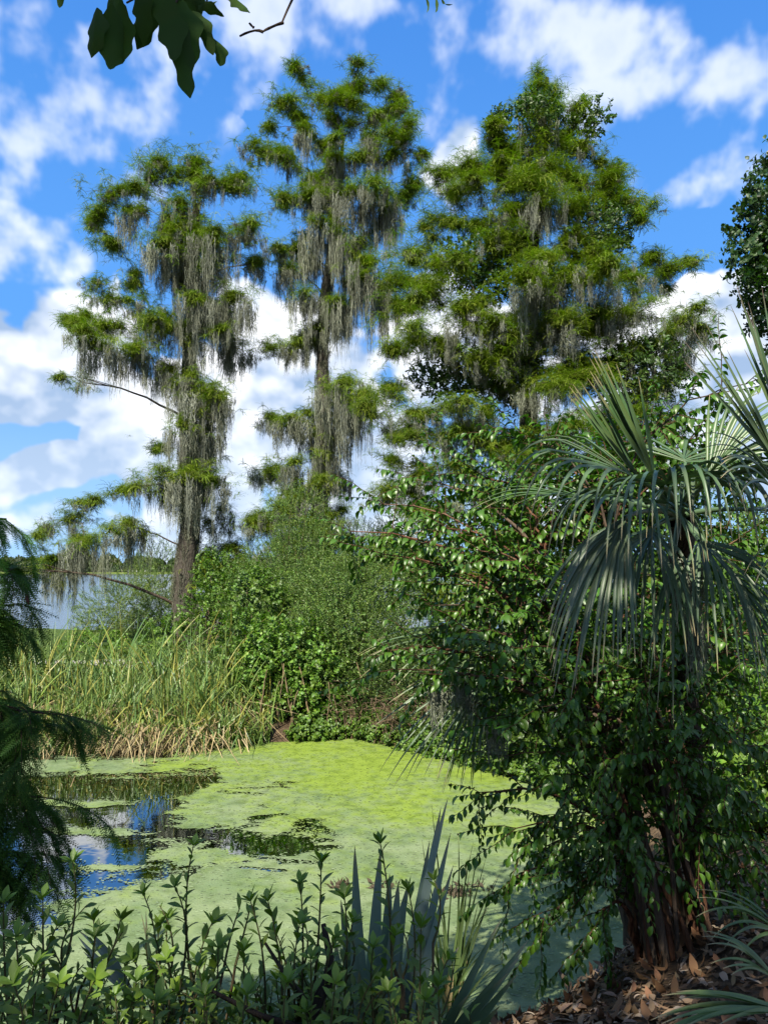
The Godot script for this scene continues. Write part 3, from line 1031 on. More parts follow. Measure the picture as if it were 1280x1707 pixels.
func cypresses() -> void:
	cypress("tall cypress with drooping tiers and long grey moss, behind the cattail reeds", [Vector3(-6.50, -0.61, -26.00), Vector3(-6.64, 1.94, -26.00), Vector3(-6.46, 4.93, -26.00), Vector3(-6.63, 7.98, -26.00), Vector3(-6.59, 10.89, -26.10), Vector3(-6.52, 13.87, -26.20), Vector3(-6.49, 15.58, -26.20)], 0.42, 0.12, [
		[-7.67, 16.79, -25.61, 0.63, 0.47, 0.65, 0], [-6.64, 17.31, -26.52, 0.73, 0.49, 0.65, 0], [-5.91, 16.01, -25.35, 0.55, 0.35, 1.04, 0], [-5.01, 16.52, -26.26, 0.69, 0.44, 0.65, 0],
		[-8.26, 15.73, -25.22, 0.47, 0.31, 0.39, 0], [-9.45, 15.74, -25.74, 0.67, 0.44, 0.39, 0], [-9.92, 15.31, -26.39, 0.45, 0.53, 0.39, 0], [-9.75, 14.55, -27.04, 0.50, 0.29, 0.00, 0],
		[-8.63, 15.09, -25.61, 0.28, 0.20, 1.69, 0], [-7.26, 13.61, -24.83, 0.76, 0.42, 1.69, 0], [-5.61, 14.03, -24.96, 0.73, 0.42, 2.08, 0], [-4.67, 14.50, -25.87, 0.68, 0.36, 1.17, 0],
		[-4.37, 13.57, -26.39, 0.41, 0.26, 1.17, 0], [-8.74, 13.38, -26.91, 0.41, 0.27, 0.39, 0], [-4.95, 12.07, -25.35, 0.70, 0.35, 1.95, 0], [-6.19, 11.82, -24.83, 0.73, 0.23, 2.60, 0],
		[-5.87, 12.12, -26.65, 0.61, 0.20, 2.47, 0], [-9.64, 12.42, -26.52, 0.78, 0.29, 0.65, 0], [-8.36, 12.26, -26.78, 0.74, 0.33, 1.43, 0], [-10.01, 11.46, -25.74, 0.51, 0.26, 0.39, 0],
		[-10.78, 11.49, -26.00, 0.36, 0.18, 0.39, 0], [-9.37, 11.03, -25.35, 0.74, 0.27, 0.78, 0], [-9.28, 10.23, -24.83, 0.73, 0.31, 1.69, 0], [-8.37, 10.19, -25.09, 0.58, 0.31, 1.56, 0],
		[-7.65, 9.97, -25.61, 0.63, 0.28, 1.69, 0], [-10.12, 9.32, -25.87, 0.28, 0.20, 0.65, 0], [-5.06, 10.71, -26.91, 0.54, 0.29, 1.30, 0], [-5.46, 10.94, -26.26, 0.53, 0.20, 1.95, 0],
		[-5.82, 8.80, -24.96, 0.77, 0.31, 2.08, 0], [-6.73, 9.05, -25.35, 0.47, 0.20, 2.08, 0], [-7.76, 7.08, -26.39, 0.28, 0.18, 0.26, 0], [-5.57, 8.33, -25.74, 0.36, 0.20, 1.95, 0],
		[-7.22, 6.09, -25.22, 0.78, 0.35, 1.69, 0], [-6.25, 6.00, -24.83, 0.84, 0.34, 2.08, 0], [-5.62, 5.88, -25.48, 0.67, 0.35, 1.30, 0], [-8.18, 5.87, -25.74, 0.40, 0.20, 0.78, 0],
		[-6.14, 6.77, -26.39, 0.57, 0.20, 0.78, 0], [-8.63, 5.58, -25.61, 0.39, 0.18, 0.65, 0], [-9.60, 5.25, -25.74, 0.55, 0.18, 0.39, 0], [-10.65, 4.70, -25.87, 0.52, 0.26, 0.78, 0],
		[-11.29, 4.25, -26.00, 0.26, 0.26, 0.39, 0], [-9.64, 3.94, -25.22, 0.74, 0.31, 2.08, 0], [-8.28, 4.51, -25.35, 0.55, 0.29, 2.08, 0], [-10.85, 3.23, -25.61, 0.39, 0.43, 2.47, 0],
		[-10.54, 3.54, -26.39, 0.37, 0.28, 2.34, 0], [-5.55, 4.98, -26.65, 0.41, 0.25, 1.30, 0], [-6.88, 15.34, -25.48, 0.59, 0.35, 1.17, 0], [-6.72, 15.32, -26.65, 0.53, 0.33, 1.30, 0],
		[-7.19, 14.72, -25.35, 0.47, 0.29, 1.30, 0], [-7.40, 13.68, -26.78, 0.62, 0.37, 1.56, 0], [-5.87, 13.06, -25.22, 0.58, 0.35, 1.69, 0], [-7.84, 11.05, -25.61, 0.51, 0.28, 1.17, 0],
		[-6.07, 3.34, -26.78, 0.74, 0.54, 1.04, 0], [-6.38, 1.91, -26.91, 0.62, 0.41, 0.78, 0], [-5.38, 2.33, -26.52, 0.69, 0.53, 1.30, 0],
	], 1.0, 0.95, 0.75, 1.2, 16)
	cypress("slender cypress with bare forked top and heavy grey moss, above vine-covered shrubs", [Vector3(-2.26, -0.55, -27.00), Vector3(-2.20, 2.93, -27.00), Vector3(-2.25, 5.01, -27.00), Vector3(-2.08, 7.74, -27.00), Vector3(-2.15, 10.09, -27.00), Vector3(-2.12, 12.24, -27.00), Vector3(-1.92, 13.99, -27.00), Vector3(-1.67, 16.19, -27.00), Vector3(-1.55, 17.30, -27.00), Vector3(-1.47, 18.53, -27.00)], 0.41, 0.06, [
		[-3.62, 19.47, -26.59, 0.57, 0.35, 0.27, 0], [-2.82, 20.56, -27.41, 0.59, 0.30, 0.27, 0], [-4.10, 18.82, -27.00, 0.37, 0.31, 0.27, 0], [-2.12, 19.56, -26.46, 0.53, 0.28, 0.41, 0],
		[-1.20, 20.43, -27.27, 0.55, 0.29, 0.27, 0], [-0.62, 20.31, -26.73, 0.62, 0.25, 0.27, 0], [0.11, 20.03, -26.46, 0.53, 0.26, 0.27, 0], [-1.15, 19.26, -26.19, 0.40, 0.24, 0.27, 0],
		[0.46, 19.74, -27.41, 0.55, 0.38, 0.54, 0], [0.88, 18.79, -26.73, 0.41, 0.45, 0.27, 0], [0.57, 17.98, -26.46, 0.45, 0.37, 0.68, 0], [-4.57, 18.12, -27.00, 0.62, 0.27, 0.81, 0],
		[-3.59, 17.58, -26.46, 0.61, 0.26, 1.08, 0], [0.27, 17.35, -26.19, 0.52, 0.36, 1.08, 0], [1.10, 17.45, -27.54, 0.47, 0.47, 0.27, 0], [-2.84, 18.36, -26.32, 0.32, 0.20, 1.62, 0],
		[-0.42, 18.22, -26.46, 0.37, 0.20, 1.76, 0], [-2.51, 15.77, -25.92, 0.76, 0.36, 1.22, 0], [-3.61, 15.93, -26.73, 0.53, 0.33, 0.54, 0], [-1.00, 15.85, -25.79, 0.71, 0.34, 2.03, 0],
		[-0.02, 15.90, -26.19, 0.73, 0.40, 2.03, 0], [0.78, 16.50, -27.41, 0.46, 0.42, 0.68, 0], [-2.27, 14.77, -25.79, 0.52, 0.28, 2.29, 0], [0.14, 15.30, -26.05, 0.52, 0.28, 2.29, 0],
		[-3.09, 14.10, -26.59, 0.57, 0.27, 1.62, 0], [-3.30, 13.38, -26.46, 0.45, 0.18, 1.76, 0], [-1.46, 14.35, -25.92, 0.52, 0.28, 2.70, 0], [-0.55, 13.41, -25.79, 0.83, 0.36, 2.84, 0],
		[-1.15, 12.91, -26.46, 0.53, 0.20, 2.70, 0], [0.00, 12.64, -26.19, 0.56, 0.24, 2.70, 0], [-2.71, 11.40, -27.00, 0.54, 0.23, 1.08, 0], [-1.63, 12.08, -25.92, 0.44, 0.16, 2.43, 0],
		[-3.35, 10.72, -26.73, 0.74, 0.29, 1.08, 0], [-1.51, 9.16, -25.79, 0.91, 0.36, 2.56, 0], [-2.39, 11.32, -26.46, 0.41, 0.20, 1.08, 0], [-4.03, 8.33, -27.27, 0.46, 0.29, 0.81, 0],
		[-3.25, 8.17, -26.46, 0.65, 0.28, 1.49, 0], [-1.01, 8.61, -25.92, 0.80, 0.30, 2.29, 0], [-3.93, 6.42, -26.73, 0.74, 0.33, 0.81, 0], [-2.99, 6.56, -26.05, 0.60, 0.28, 1.62, 0],
		[-2.80, 5.41, -25.92, 0.92, 0.36, 1.35, 0], [-4.10, 4.57, -26.59, 0.74, 0.37, 0.81, 0], [-2.00, 4.75, -26.19, 0.73, 0.36, 1.22, 0], [-1.71, 6.33, -27.54, 0.47, 0.25, 1.22, 0],
		[-5.10, 3.75, -26.73, 0.74, 0.35, 0.81, 0], [-3.27, 3.69, -25.79, 1.03, 0.44, 1.49, 0], [-4.28, 2.93, -25.92, 0.84, 0.40, 1.89, 0], [-2.20, 3.33, -26.05, 0.88, 0.52, 1.08, 0],
		[-1.74, 18.88, -26.46, 0.49, 0.31, 0.54, 0], [-1.06, 19.29, -27.54, 0.51, 0.32, 0.68, 0], [-2.21, 18.57, -27.68, 0.51, 0.30, 0.94, 0], [-0.74, 17.41, -26.46, 0.53, 0.31, 1.22, 0],
		[-1.66, 17.19, -26.05, 0.40, 0.26, 1.08, 0], [-0.25, 18.90, -26.32, 0.45, 0.26, 0.54, 0], [-3.09, 19.52, -27.54, 0.47, 0.28, 0.54, 0], [-1.99, 16.51, -26.32, 0.57, 0.32, 1.35, 0],
		[-4.93, 1.93, -26.32, 0.73, 0.45, 1.76, 0], [-3.21, 2.23, -26.19, 0.93, 0.44, 1.62, 0], [-2.00, 1.88, -27.54, 0.76, 0.64, 0.81, 0], [-1.53, 3.95, -26.59, 0.74, 0.49, 0.68, 0],
		[-1.02, 2.73, -26.73, 0.70, 0.53, 0.54, 0], [-2.64, 2.84, -25.52, 0.79, 0.47, 0.81, 0], [-3.74, 1.56, -25.79, 0.71, 0.44, 1.22, 0], [-4.75, 2.84, -25.79, 0.71, 0.44, 0.81, 0],
		[-4.39, 4.63, -25.92, 0.60, 0.36, 0.68, 0], [-3.33, 4.99, -25.38, 0.66, 0.35, 0.94, 0], [-2.09, 5.92, -25.79, 0.56, 0.32, 1.08, 0], [-2.51, 4.29, -25.11, 0.77, 0.39, 0.81, 0],
		[-1.44, 4.99, -26.73, 0.49, 0.33, 0.68, 0],
	], 1.02, 1.0, 0.6, 1.2, 16)
	cypress("broad dense cypress with dark green climbers inside and lighter moss", [Vector3(4.01, -0.54, -23.00), Vector3(4.08, 2.06, -23.00), Vector3(4.19, 4.71, -23.00), Vector3(4.29, 7.40, -23.00), Vector3(4.42, 9.95, -23.00), Vector3(4.55, 12.92, -23.00), Vector3(4.83, 15.75, -23.00), Vector3(5.01, 18.05, -23.00)], 0.42, 0.06, [
		[4.80, 18.09, -22.89, 0.32, 0.19, 0.00, 0], [5.12, 17.56, -22.77, 0.39, 0.19, 0.23, 0], [4.79, 17.58, -23.23, 0.36, 0.20, 0.00, 0], [5.08, 16.93, -22.66, 0.42, 0.19, 0.34, 0],
		[4.13, 17.16, -23.00, 0.35, 0.16, 0.00, 0], [4.50, 16.49, -22.77, 0.53, 0.30, 0.00, 1], [6.07, 16.57, -23.23, 0.50, 0.30, 0.00, 1], [3.49, 16.45, -22.89, 0.21, 0.25, 0.00, 1],
		[3.38, 15.87, -22.77, 0.46, 0.25, 0.23, 0], [4.62, 15.54, -22.20, 0.68, 0.29, 0.69, 0], [5.91, 15.63, -22.66, 0.63, 0.30, 0.57, 0], [5.44, 16.69, -23.46, 0.54, 0.25, 0.23, 0],
		[2.63, 15.23, -22.89, 0.56, 0.26, 0.23, 0], [1.87, 15.01, -23.00, 0.42, 0.30, 0.00, 0], [2.18, 14.40, -22.66, 0.63, 0.26, 0.34, 0], [2.96, 14.08, -22.31, 0.48, 0.24, 0.69, 0],
		[4.54, 14.59, -21.85, 0.84, 0.32, 0.46, 0], [4.18, 14.04, -21.62, 0.77, 0.33, 0.57, 0], [5.28, 14.59, -22.20, 0.61, 0.32, 0.92, 0], [4.65, 13.54, -21.62, 0.86, 0.32, 1.38, 0],
		[6.93, 14.67, -23.00, 0.53, 0.27, 0.34, 0], [7.43, 14.03, -22.77, 0.56, 0.26, 0.34, 0], [7.65, 13.45, -22.66, 0.35, 0.23, 0.34, 0], [6.45, 14.08, -22.89, 0.56, 0.33, 0.00, 1],
		[3.68, 13.51, -22.08, 0.58, 0.31, 0.92, 0], [1.62, 13.72, -23.23, 0.54, 0.23, 0.23, 0], [1.17, 13.33, -23.00, 0.42, 0.18, 0.00, 0], [2.53, 13.52, -23.00, 0.46, 0.19, 0.46, 0],
		[0.74, 12.45, -22.77, 0.74, 0.26, 0.46, 0], [1.55, 11.93, -22.31, 0.72, 0.31, 0.34, 0], [0.38, 11.37, -22.20, 0.61, 0.38, 0.00, 0], [1.27, 11.08, -21.85, 0.71, 0.34, 0.23, 0],
		[0.47, 10.66, -22.31, 0.55, 0.38, 0.00, 0], [0.96, 9.71, -22.20, 0.55, 0.31, 0.80, 0], [0.23, 9.38, -22.54, 0.38, 0.35, 0.23, 0], [1.82, 9.40, -21.96, 0.71, 0.30, 0.92, 0],
		[2.69, 10.51, -21.62, 0.77, 0.33, 0.92, 0], [2.43, 9.81, -21.50, 0.69, 0.26, 1.15, 0], [4.38, 11.68, -21.27, 0.85, 0.36, 0.69, 0], [4.05, 10.98, -21.16, 0.75, 0.36, 1.95, 0],
		[5.04, 11.24, -21.39, 0.63, 0.33, 1.72, 0], [6.50, 12.26, -22.31, 0.65, 0.31, 0.57, 0], [5.89, 11.15, -21.62, 0.77, 0.33, 1.26, 0], [7.28, 11.46, -22.20, 0.72, 0.27, 1.15, 0],
		[8.16, 12.47, -23.00, 0.39, 0.19, 0.23, 0], [9.21, 12.24, -22.89, 0.42, 0.19, 0.23, 0], [8.57, 11.93, -22.77, 0.46, 0.19, 0.57, 0], [8.78, 10.32, -22.54, 0.73, 0.24, 1.15, 0],
		[9.38, 9.99, -22.66, 0.45, 0.24, 0.69, 0], [8.21, 9.78, -22.20, 0.55, 0.24, 1.26, 0], [6.90, 10.25, -21.85, 0.71, 0.30, 1.26, 0], [4.50, 8.06, -21.27, 0.75, 0.26, 1.15, 0],
		[5.28, 8.31, -21.27, 0.69, 0.26, 1.15, 0], [0.14, 8.23, -22.66, 0.56, 0.26, 0.23, 0], [0.86, 7.47, -22.20, 0.79, 0.27, 0.80, 0], [1.89, 7.49, -21.85, 0.77, 0.27, 0.92, 0],
		[0.39, 6.82, -22.66, 0.56, 0.31, 0.34, 0], [1.65, 6.77, -21.96, 0.78, 0.30, 1.03, 0], [2.80, 7.34, -21.50, 0.53, 0.23, 0.80, 0], [7.66, 8.33, -22.31, 0.69, 0.31, 1.03, 0],
		[6.50, 7.38, -21.96, 0.61, 0.30, 0.80, 0], [1.04, 5.66, -22.31, 0.86, 0.34, 0.69, 0], [2.02, 5.93, -21.73, 0.70, 0.30, 0.80, 0], [0.26, 6.20, -22.77, 0.49, 0.28, 0.34, 0],
		[1.37, 4.62, -22.20, 0.72, 0.31, 0.69, 0], [2.67, 5.08, -21.62, 0.83, 0.33, 0.92, 0], [0.77, 3.29, -22.66, 0.73, 0.45, 0.69, 0], [0.09, 3.83, -23.23, 0.46, 0.39, 0.46, 0],
		[1.44, 2.34, -22.43, 0.72, 0.48, 1.15, 0], [3.50, 6.10, -21.50, 0.76, 0.33, 0.80, 0], [4.85, 6.78, -21.50, 0.83, 0.33, 0.92, 0], [4.08, 3.79, -22.08, 1.02, 0.51, 1.03, 0],
		[5.79, 4.64, -22.08, 1.02, 0.51, 1.03, 0], [2.72, 2.77, -22.20, 0.85, 0.51, 0.80, 0], [3.59, 14.75, -22.54, 0.59, 0.31, 0.46, 0], [4.12, 16.01, -23.46, 0.51, 0.27, 0.34, 0],
		[6.53, 15.25, -22.77, 0.49, 0.26, 0.34, 0], [5.43, 13.42, -22.08, 0.68, 0.34, 0.80, 0], [3.30, 12.47, -21.96, 0.68, 0.34, 0.69, 0], [5.56, 12.56, -21.96, 0.68, 0.34, 0.69, 0],
		[3.52, 9.47, -21.39, 0.76, 0.36, 1.03, 0], [5.01, 9.94, -21.27, 0.75, 0.36, 1.15, 0], [6.91, 9.15, -22.08, 0.75, 0.34, 1.03, 0], [3.21, 8.85, -21.62, 0.73, 0.37, 0.92, 0],
		[8.68, 9.13, -22.66, 0.52, 0.28, 0.92, 0], [6.10, 6.15, -21.85, 0.84, 0.40, 0.80, 0], [7.52, 5.84, -22.08, 0.85, 0.41, 0.80, 0], [3.67, 4.78, -21.62, 0.83, 0.43, 0.80, 0],
		[8.06, 7.31, -22.54, 0.69, 0.35, 0.92, 0], [0.00, 5.20, -22.54, 0.59, 0.35, 0.57, 0], [-0.18, 7.51, -22.66, 0.52, 0.28, 0.57, 0], [2.72, 12.17, -23.00, 0.92, 0.67, 0.00, 1],
		[5.76, 9.22, -23.00, 1.10, 0.81, 0.00, 0], [7.55, 8.86, -23.00, 1.06, 0.67, 0.00, 1], [3.41, 8.67, -23.00, 0.92, 0.71, 0.00, 1], [7.08, 7.36, -22.77, 0.91, 0.53, 0.00, 0],
		[4.73, 10.02, -23.23, 1.25, 1.00, 0.00, 0], [4.06, 13.07, -23.34, 1.08, 0.72, 0.00, 0], [6.46, 13.07, -23.34, 0.79, 0.61, 0.00, 1], [2.18, 8.91, -23.23, 0.71, 0.46, 0.00, 1],
		[6.47, 10.29, -22.89, 1.06, 0.70, 0.00, 0], [4.64, 6.50, -23.00, 1.24, 0.71, 0.00, 0], [2.88, 6.72, -23.23, 1.07, 0.54, 0.00, 0],
	], 0.98, 0.6, 1.0, 1.32, 10)


# a shrub of leafy lobes on bent stems
func shrub(called: String, label: String, category: String, foot: Vector3, lobes: Array, twigs: Array, per: float, light: float, m: Material, group := "", bark := Color(0.12, 0.09, 0.06)) -> Node3D:
	foot.y = ground_height(foot.x, foot.z) - 0.04
	var t := thing(called, label, category, foot, group)
	for e in lobes:
		var c: Vector3 = e[0]
		var r: float = e[1]
		var sg := Geo.new()
		for q in 5:
			var tip := c + rdir() * r * 0.75
			var from := foot + Vector3(rf(-0.4, 0.4), 0, rf(-0.3, 0.3)) * clampf(r, 0.3, 1.0)
			from.y = ground_height(from.x, from.z) - 0.03
			sg.tube(jitter(curve(from, from.lerp(tip, 0.5) + Vector3(0, 0.3 * r, 0), tip, 7), 0.04), 0.018, 0.005, 5, bark)
		var stem := part(t, "stem", sg.mesh(), mat.bark)
		for v in 2:
			var xf := []
			var tint := PackedColorArray()
			for q in int(per * r * r * 0.5):
				var d := rdir()
				var lump := 1.0 + 0.28 * ground_noise.get_noise_3dv((d * 2.4 + c) * 2.0)
				var p := c + Vector3(d.x, d.y * 0.95, d.z) * r * lump * pow(rng.randf(), 0.28)
				if p.y < 0.05:
					continue
				var s := rf(0.75, 1.25)
				xf.append(Transform3D(frame((d * 0.8 + Vector3(0, rf(-0.1, 0.9), 0) + rdir() * 0.5).normalized(), rdir()).scaled_local(Vector3(s, s, s)), p))
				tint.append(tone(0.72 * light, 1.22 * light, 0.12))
			many(stem, "foliage", twigs[v * 2 + rng.randi_range(0, 1)], m, xf, tint)
	return t


func bank_shrubs() -> void:
	shrub("bank_shrub", "bright shrub with fine narrow leaves on the far bank under the slender cypress", "shrub", Vector3(-0.59, 0.25, -15.60), [[Vector3(-0.60, 2.25, -15.60), 0.95], [Vector3(0.00, 2.84, -16.20), 0.8], [Vector3(-0.92, 1.64, -15.10), 0.8], [Vector3(-0.17, 1.54, -15.00), 0.75], [Vector3(-1.18, 2.53, -16.20), 0.7]], shape.fine, 760, 1.05, mat.leaf)
	shrub("vine_thicket", "thicket of light green rounded vine leaves hanging over bare stalks at the water", "shrub", Vector3(-1.69, 0.26, -14.90), [[Vector3(-1.62, 1.34, -14.70), 0.62], [Vector3(-2.16, 1.43, -14.90), 0.52], [Vector3(-1.10, 0.99, -14.50), 0.52], [Vector3(-1.92, 0.66, -14.50), 0.42], [Vector3(-2.34, 0.96, -14.70), 0.4], [Vector3(-1.42, 0.57, -14.40), 0.34]], shape.ivy, 900, 1.1, mat.leaf)
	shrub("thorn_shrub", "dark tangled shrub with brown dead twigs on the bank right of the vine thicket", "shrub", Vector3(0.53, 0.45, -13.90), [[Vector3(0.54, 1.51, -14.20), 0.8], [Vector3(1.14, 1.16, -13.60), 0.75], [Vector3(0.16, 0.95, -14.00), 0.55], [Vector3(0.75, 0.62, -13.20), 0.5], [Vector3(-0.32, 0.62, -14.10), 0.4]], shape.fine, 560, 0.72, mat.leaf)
	shrub("bank_shrub", "small leafy shrub beside the foot of the tall cypress", "shrub", Vector3(-2.82, 0.57, -15.80), [[Vector3(-2.77, 1.58, -15.80), 0.5], [Vector3(-2.70, 2.32, -16.80), 0.65], [Vector3(-2.91, 1.14, -15.00), 0.35]], shape.ivy, 700, 0.85, mat.leaf)
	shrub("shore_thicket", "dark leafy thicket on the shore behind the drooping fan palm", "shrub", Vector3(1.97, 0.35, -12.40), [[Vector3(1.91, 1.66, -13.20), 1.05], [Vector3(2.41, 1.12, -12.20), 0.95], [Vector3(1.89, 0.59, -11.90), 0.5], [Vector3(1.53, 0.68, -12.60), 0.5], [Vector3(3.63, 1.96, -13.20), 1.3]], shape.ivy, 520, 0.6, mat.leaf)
	shrub("shore_thicket", "tall green thicket on the shore behind the red-stemmed bush", "shrub", Vector3(5.09, 0.88, -12.00), [[Vector3(4.66, 1.60, -12.00), 1.4], [Vector3(6.17, 2.47, -13.00), 1.5], [Vector3(5.77, 1.55, -11.00), 1.3], [Vector3(3.81, 0.84, -10.50), 0.8]], shape.ivy, 420, 0.8, mat.leaf)
	shrub("low_shrub", "sunlit low shrub at the pond's side behind the red-stemmed bush", "shrub", Vector3(3.58, 0.32, -7.60), [[Vector3(3.67, 0.99, -7.80), 0.62], [Vector3(3.62, 0.83, -7.20), 0.55], [Vector3(3.33, 0.59, -7.60), 0.42], [Vector3(4.13, 1.21, -8.40), 0.6]], shape.ivy, 800, 1.0, mat.leaf)
	shrub("vine_mound", "tall mound of bright vines climbing about the slender cypress foot", "shrub", Vector3(-2.44, 1.28, -20.00), [[Vector3(-2.61, 2.80, -20.00), 1.0], [Vector3(-1.89, 3.26, -20.50), 1.0], [Vector3(-3.13, 2.21, -19.50), 0.85], [Vector3(-1.19, 2.43, -19.50), 0.9], [Vector3(-1.98, 1.97, -18.50), 0.9], [Vector3(-2.27, 4.40, -21.00), 0.7]], shape.fine, 520, 1.05, mat.leaf)
	shrub("vine_mound", "bright leafy growth around the foot of the tall cypress trunk", "shrub", Vector3(-4.94, 0.69, -22.00), [[Vector3(-4.87, 1.60, -22.00), 0.8], [Vector3(-4.30, 2.08, -22.50), 0.9], [Vector3(-6.04, 1.10, -22.00), 0.55], [Vector3(-4.85, 2.77, -23.00), 0.7]], shape.ivy, 480, 1.0, mat.leaf)
	# willows on the lake side
	shrub("willow_shrub", "pale green rounded willow shrub in front of the lake", "shrub", Vector3(-10.55, -0.31, -31.50), [[Vector3(-10.83, 1.24, -31.50), 1.26], [Vector3(-10.25, 1.70, -31.90), 1.14], [Vector3(-11.16, 0.37, -30.50), 0.96], [Vector3(-9.30, 0.37, -30.50), 0.96]], shape.willow, 300, 1.0, mat.leaf, "", Color(0.17, 0.15, 0.11))
	shrub("willow_shrub", "taller pale willow shrub close to the tall cypress trunk", "shrub", Vector3(-8.59, -0.20, -30.50), [[Vector3(-8.65, 2.69, -30.50), 1.14], [Vector3(-8.70, 1.55, -30.10), 1.08], [Vector3(-7.89, 1.13, -29.50), 0.96], [Vector3(-8.66, 0.23, -29.50), 0.84]], shape.willow, 300, 1.05, mat.leaf, "", Color(0.17, 0.15, 0.11))
	shrub("low_shrub", "low bright shrub on the lawn behind the reeds", "shrub", Vector3(-7.88, 0.41, -23.00), [[Vector3(-8.06, 0.67, -23.00), 0.5], [Vector3(-9.13, 0.53, -23.50), 0.5], [Vector3(-7.11, 0.59, -22.50), 0.42]], shape.ivy, 420, 1.15, mat.leaf)
	shrub("lakeside_shrub", "pale leafy shrubs by the lake behind the slender cypress", "shrub", Vector3(-0.71, 1.74, -31.00), [[Vector3(-0.95, 3.40, -31.00), 1.44], [Vector3(0.23, 2.69, -30.50), 1.56], [Vector3(-1.87, 2.22, -30.50), 1.44], [Vector3(1.21, 4.13, -31.50), 1.68]], shape.willow, 240, 0.95, mat.leaf)
	shrub("lakeside_shrub", "dense leafy growth behind the broad cypress trunk", "shrub", Vector3(5.86, 1.13, -29.50), [[Vector3(3.17, 2.70, -29.50), 2.04], [Vector3(5.88, 2.70, -29.50), 2.28], [Vector3(8.84, 3.38, -29.50), 2.52], [Vector3(11.80, 4.06, -29.50), 2.76]], shape.ivy, 170, 0.8, mat.leaf)
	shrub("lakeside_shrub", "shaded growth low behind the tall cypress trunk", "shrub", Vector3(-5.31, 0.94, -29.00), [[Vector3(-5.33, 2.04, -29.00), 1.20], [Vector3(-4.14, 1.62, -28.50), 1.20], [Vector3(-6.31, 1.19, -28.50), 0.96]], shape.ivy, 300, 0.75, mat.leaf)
	# creepers on the shore, stalks and dead twigs
	var xf := []
	var tint := PackedColorArray()
	for k in 3200:
		var j := rng.randi_range(3, 7)
		var a: Vector2 = POND[j]
		var b: Vector2 = POND[j + 1]
		var p := a.lerp(b, rng.randf()) + Vector2(0.55, -0.85).normalized() * rf(-0.02, 1.5) * rng.randf()
		var s := rf(0.5, 1.0)
		xf.append(Transform3D(frame((Vector3(-0.3, rf(0.2, 1.0), 0.5) + rdir() * 0.6).normalized(), rdir()).scaled_local(Vector3(s, s, s)), Vector3(p.x, maxf(ground_height(p.x, p.y), 0.0) + rf(0.0, 0.16), p.y)))
		tint.append(tone(0.5, 1.05, 0.15))
	var o := many(self, "creeper", shape.ivy[1], mat.leaf, xf, tint)
	o.set_meta("label", "creeping green ground cover along the pond's far shore")
	o.set_meta("category", "ground cover")
	for k in 16:
		var x := rf(-2.3, -0.1)
		var z := -13.9 - rf(0.0, 0.5)
		var y := ground_height(x, z)
		var g := Geo.new()
		var lean := rf(-0.25, 0.25)
		g.tube(jitter(curve(Vector3(x, y - 0.05, z), Vector3(x + lean * 0.3, y + 0.5, z), Vector3(x + lean, y + rf(0.6, 1.15), z - rf(0, 0.2)), 6), 0.02), rf(0.012, 0.026), 0.008, 5, Color(0.26, 0.20, 0.12) * rf(0.6, 1.1))
		var st := thing("bare_stalk", "bare brown stalk standing at the water under the vine thicket", "stalk", Vector3(x, y, z), "bare stalks under the thicket")
		part(st, "stem", g.mesh(), mat.bark)
	for k in 4:
		var c: Vector3 = [Vector3(0.25, 0.74, -13.40), Vector3(0.00, 0.60, -13.60), Vector3(0.50, 0.95, -13.30), Vector3(-0.58, 0.74, -14.00)][k]
		c.y = ground_height(c.x, c.z)
		var g := Geo.new()
		for q in 26:
			var end := c + Vector3(rf(-0.55, 0.55), rf(0.15, 1.0), rf(-0.2, 0.35))
			g.tube(jitter(curve(c + Vector3(rf(-0.2, 0.2), -0.02, rf(-0.1, 0.1)), c + Vector3(rf(-0.4, 0.4), rf(0.5, 1.1), 0.1), end, 7), 0.03), 0.008, 0.003, 4, Color(0.20, 0.145, 0.10) * rf(0.6, 1.2))
		var tw := thing("dead_brush", "tangle of bare brown twigs in the dark tangled shrub", "brush", c, "tangles of dead twigs on the bank")
		part(tw, "twigs", g.mesh(), mat.bark)


